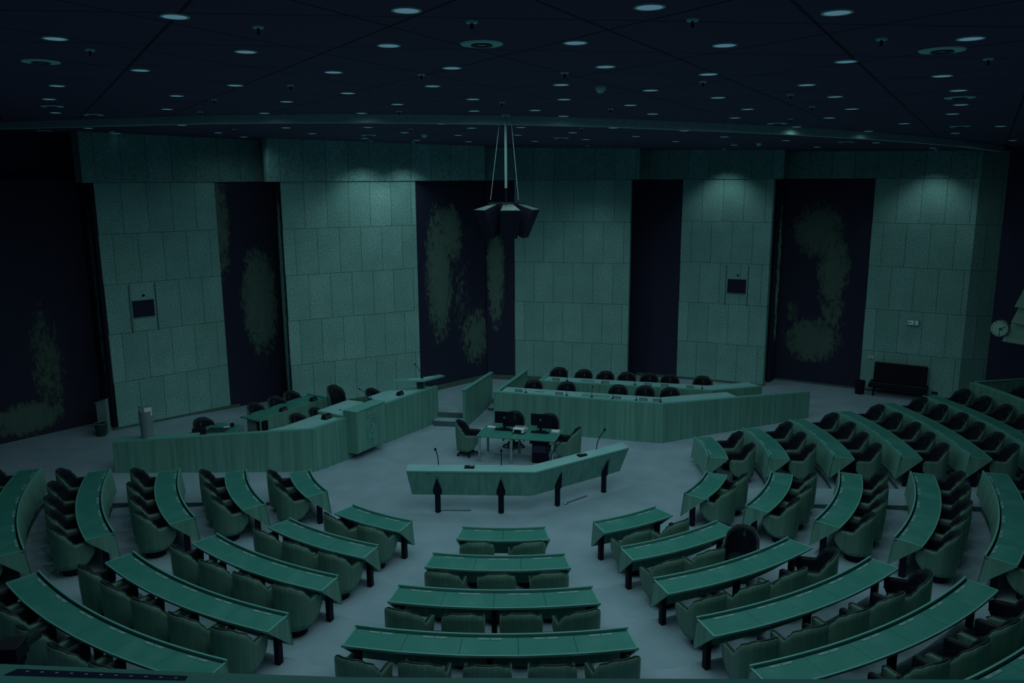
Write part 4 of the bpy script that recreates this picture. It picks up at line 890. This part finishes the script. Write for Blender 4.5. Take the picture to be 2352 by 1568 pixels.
MB().tube([(0, .15, 0), (-.1, 1.6, 0)], .03, 8).build('wall_arm', BLACK, t)
t = thing('slanted_board_rack', 'stack of three slanted pale boards jutting in at the right edge beside the clock', 'board rack', (14.5, 3.0, 2.8))
for k, (x0, zl) in enumerate(((-.14, 1.13), (-.19, .67), (-.38, .13))):
    MB().add([(x0, -.25, zl), (1.35, -.25, zl - .30), (1.35, .12, zl + .30), (x0 + .48, .12, zl + .50), (x0 + .02, -.22, zl - .03), (1.35, -.22, zl - .33), (1.35, .15, zl + .27), (x0 + .48, .15, zl + .47)], [(0, 1, 2, 3), (4, 7, 6, 5), (0, 4, 5, 1), (1, 5, 6, 2), (2, 6, 7, 3), (3, 7, 4, 0)]).build('slanted_board', BOARD, t)
MB().box((1.25, .12, .6), (.06, .06, 1.9)).build('rack_post', BLACK, t)
# tall screen of the officials' box beyond the last row
poly_thing('officials_box_wall', 'tall wood box wall with pale capping behind the last row at the far right', 'box wall', [
    ('front_panel', MB().wallrun([pol(13.68, a)[:2] for a in range(12, -12, -2)], TZ * 6 - .3, 1.68, .05), WOOD), ('capping', MB().wallrun([pol(13.70, a)[:2] for a in range(12, -12, -2)], 1.68, 1.71, .09), WOOD_EDGE),
    ('side_panel', MB().wallrun([pol(13.68, 12)[:2], (15.15, 3.22)], .3, 1.68, -.05), WOOD), ('side_capping', MB().wallrun([pol(13.68, 12)[:2], (15.2, 3.24)], 1.68, 1.71, -.08), WOOD_EDGE)], (13.7, 0, .6))
for i, a in enumerate((9.5, 6.6, 3.7)):
    put_chair(*pol(14.7, a)[:2], TZ * 6, rad(a + 180), 'dark tub chair inside the officials box at the far right, %s from the back' % ORD[i], 'tub chairs of the officials box')

# ------------------------------------------------------------------ gallery ledge in front of the camera and the remote camera below it
gl = thing('gallery_ledge', 'pale gallery parapet ledge along the bottom edge of the photo', 'ledge', (0, -18.9, 6.6))
LE = [(-1.5, .245), (-.92, .210), (-.54, .180), (-.23, .160), (.34, .150), (1.5, .135)]
MB().prism(LE[::-1] + [(-1.5, -.25), (1.5, -.25)], -.04, 0).build('ledge_top', TOP, gl); MB().wallrun(LE, -1.1, -.04, -.05).build('parapet_panel', WOOD, gl)
ds = MB().prism([(-.885, .192), (-.54, .165), (-.54, .152), (-.90, .172)], -.001, .0012).build('dark_strip', SCREEN, gl)
for k in range(11): MB().box((-.86 + k * .030, .182 - k * .0024, .0016), (.006, .003, .001)).build('strip_mark', PAD, ds)
for (x, y) in ((-3.5, -16.5), (-.2, -16.8), (3.5, -16.5), (-1.8, -19.6), (1.8, -19.6)): add_spot(None, 'gallery_fill', (x, y, 8.7), LAMP_W * .8, 168, 1)  # unseen fill spots, added to brighten the ledge and foreground
rc = thing('remote_camera', 'dark remote-controlled video camera on a bracket below the gallery ledge at lower left', 'video camera', (-2.22, -16.72, 5.40), rad(5))
rc.scale = (.46, .46, .46)
MB().box((-.04, 0, .02), (.22, .26, .17)).build('camera_body', BLACK, rc, bevel=.01); MB().tube([(.02, .1, .03), (.10, .25, .06)], [.06, .065], 16).build('lens', SIGND, rc)
MB().lathe([(.07, -.14), (.09, -.08)], (0, 0, 0), 16).build('pan_head', BLACK, rc); MB().box((0, -.9, -.35), (.12, 1.9, .03)).build('bracket', SIGND, rc)

# ------------------------------------------------------------------ final: drop placeholder data
for o in list(D.objects):
    if o.get('label') == 'x': D.objects.remove(o)
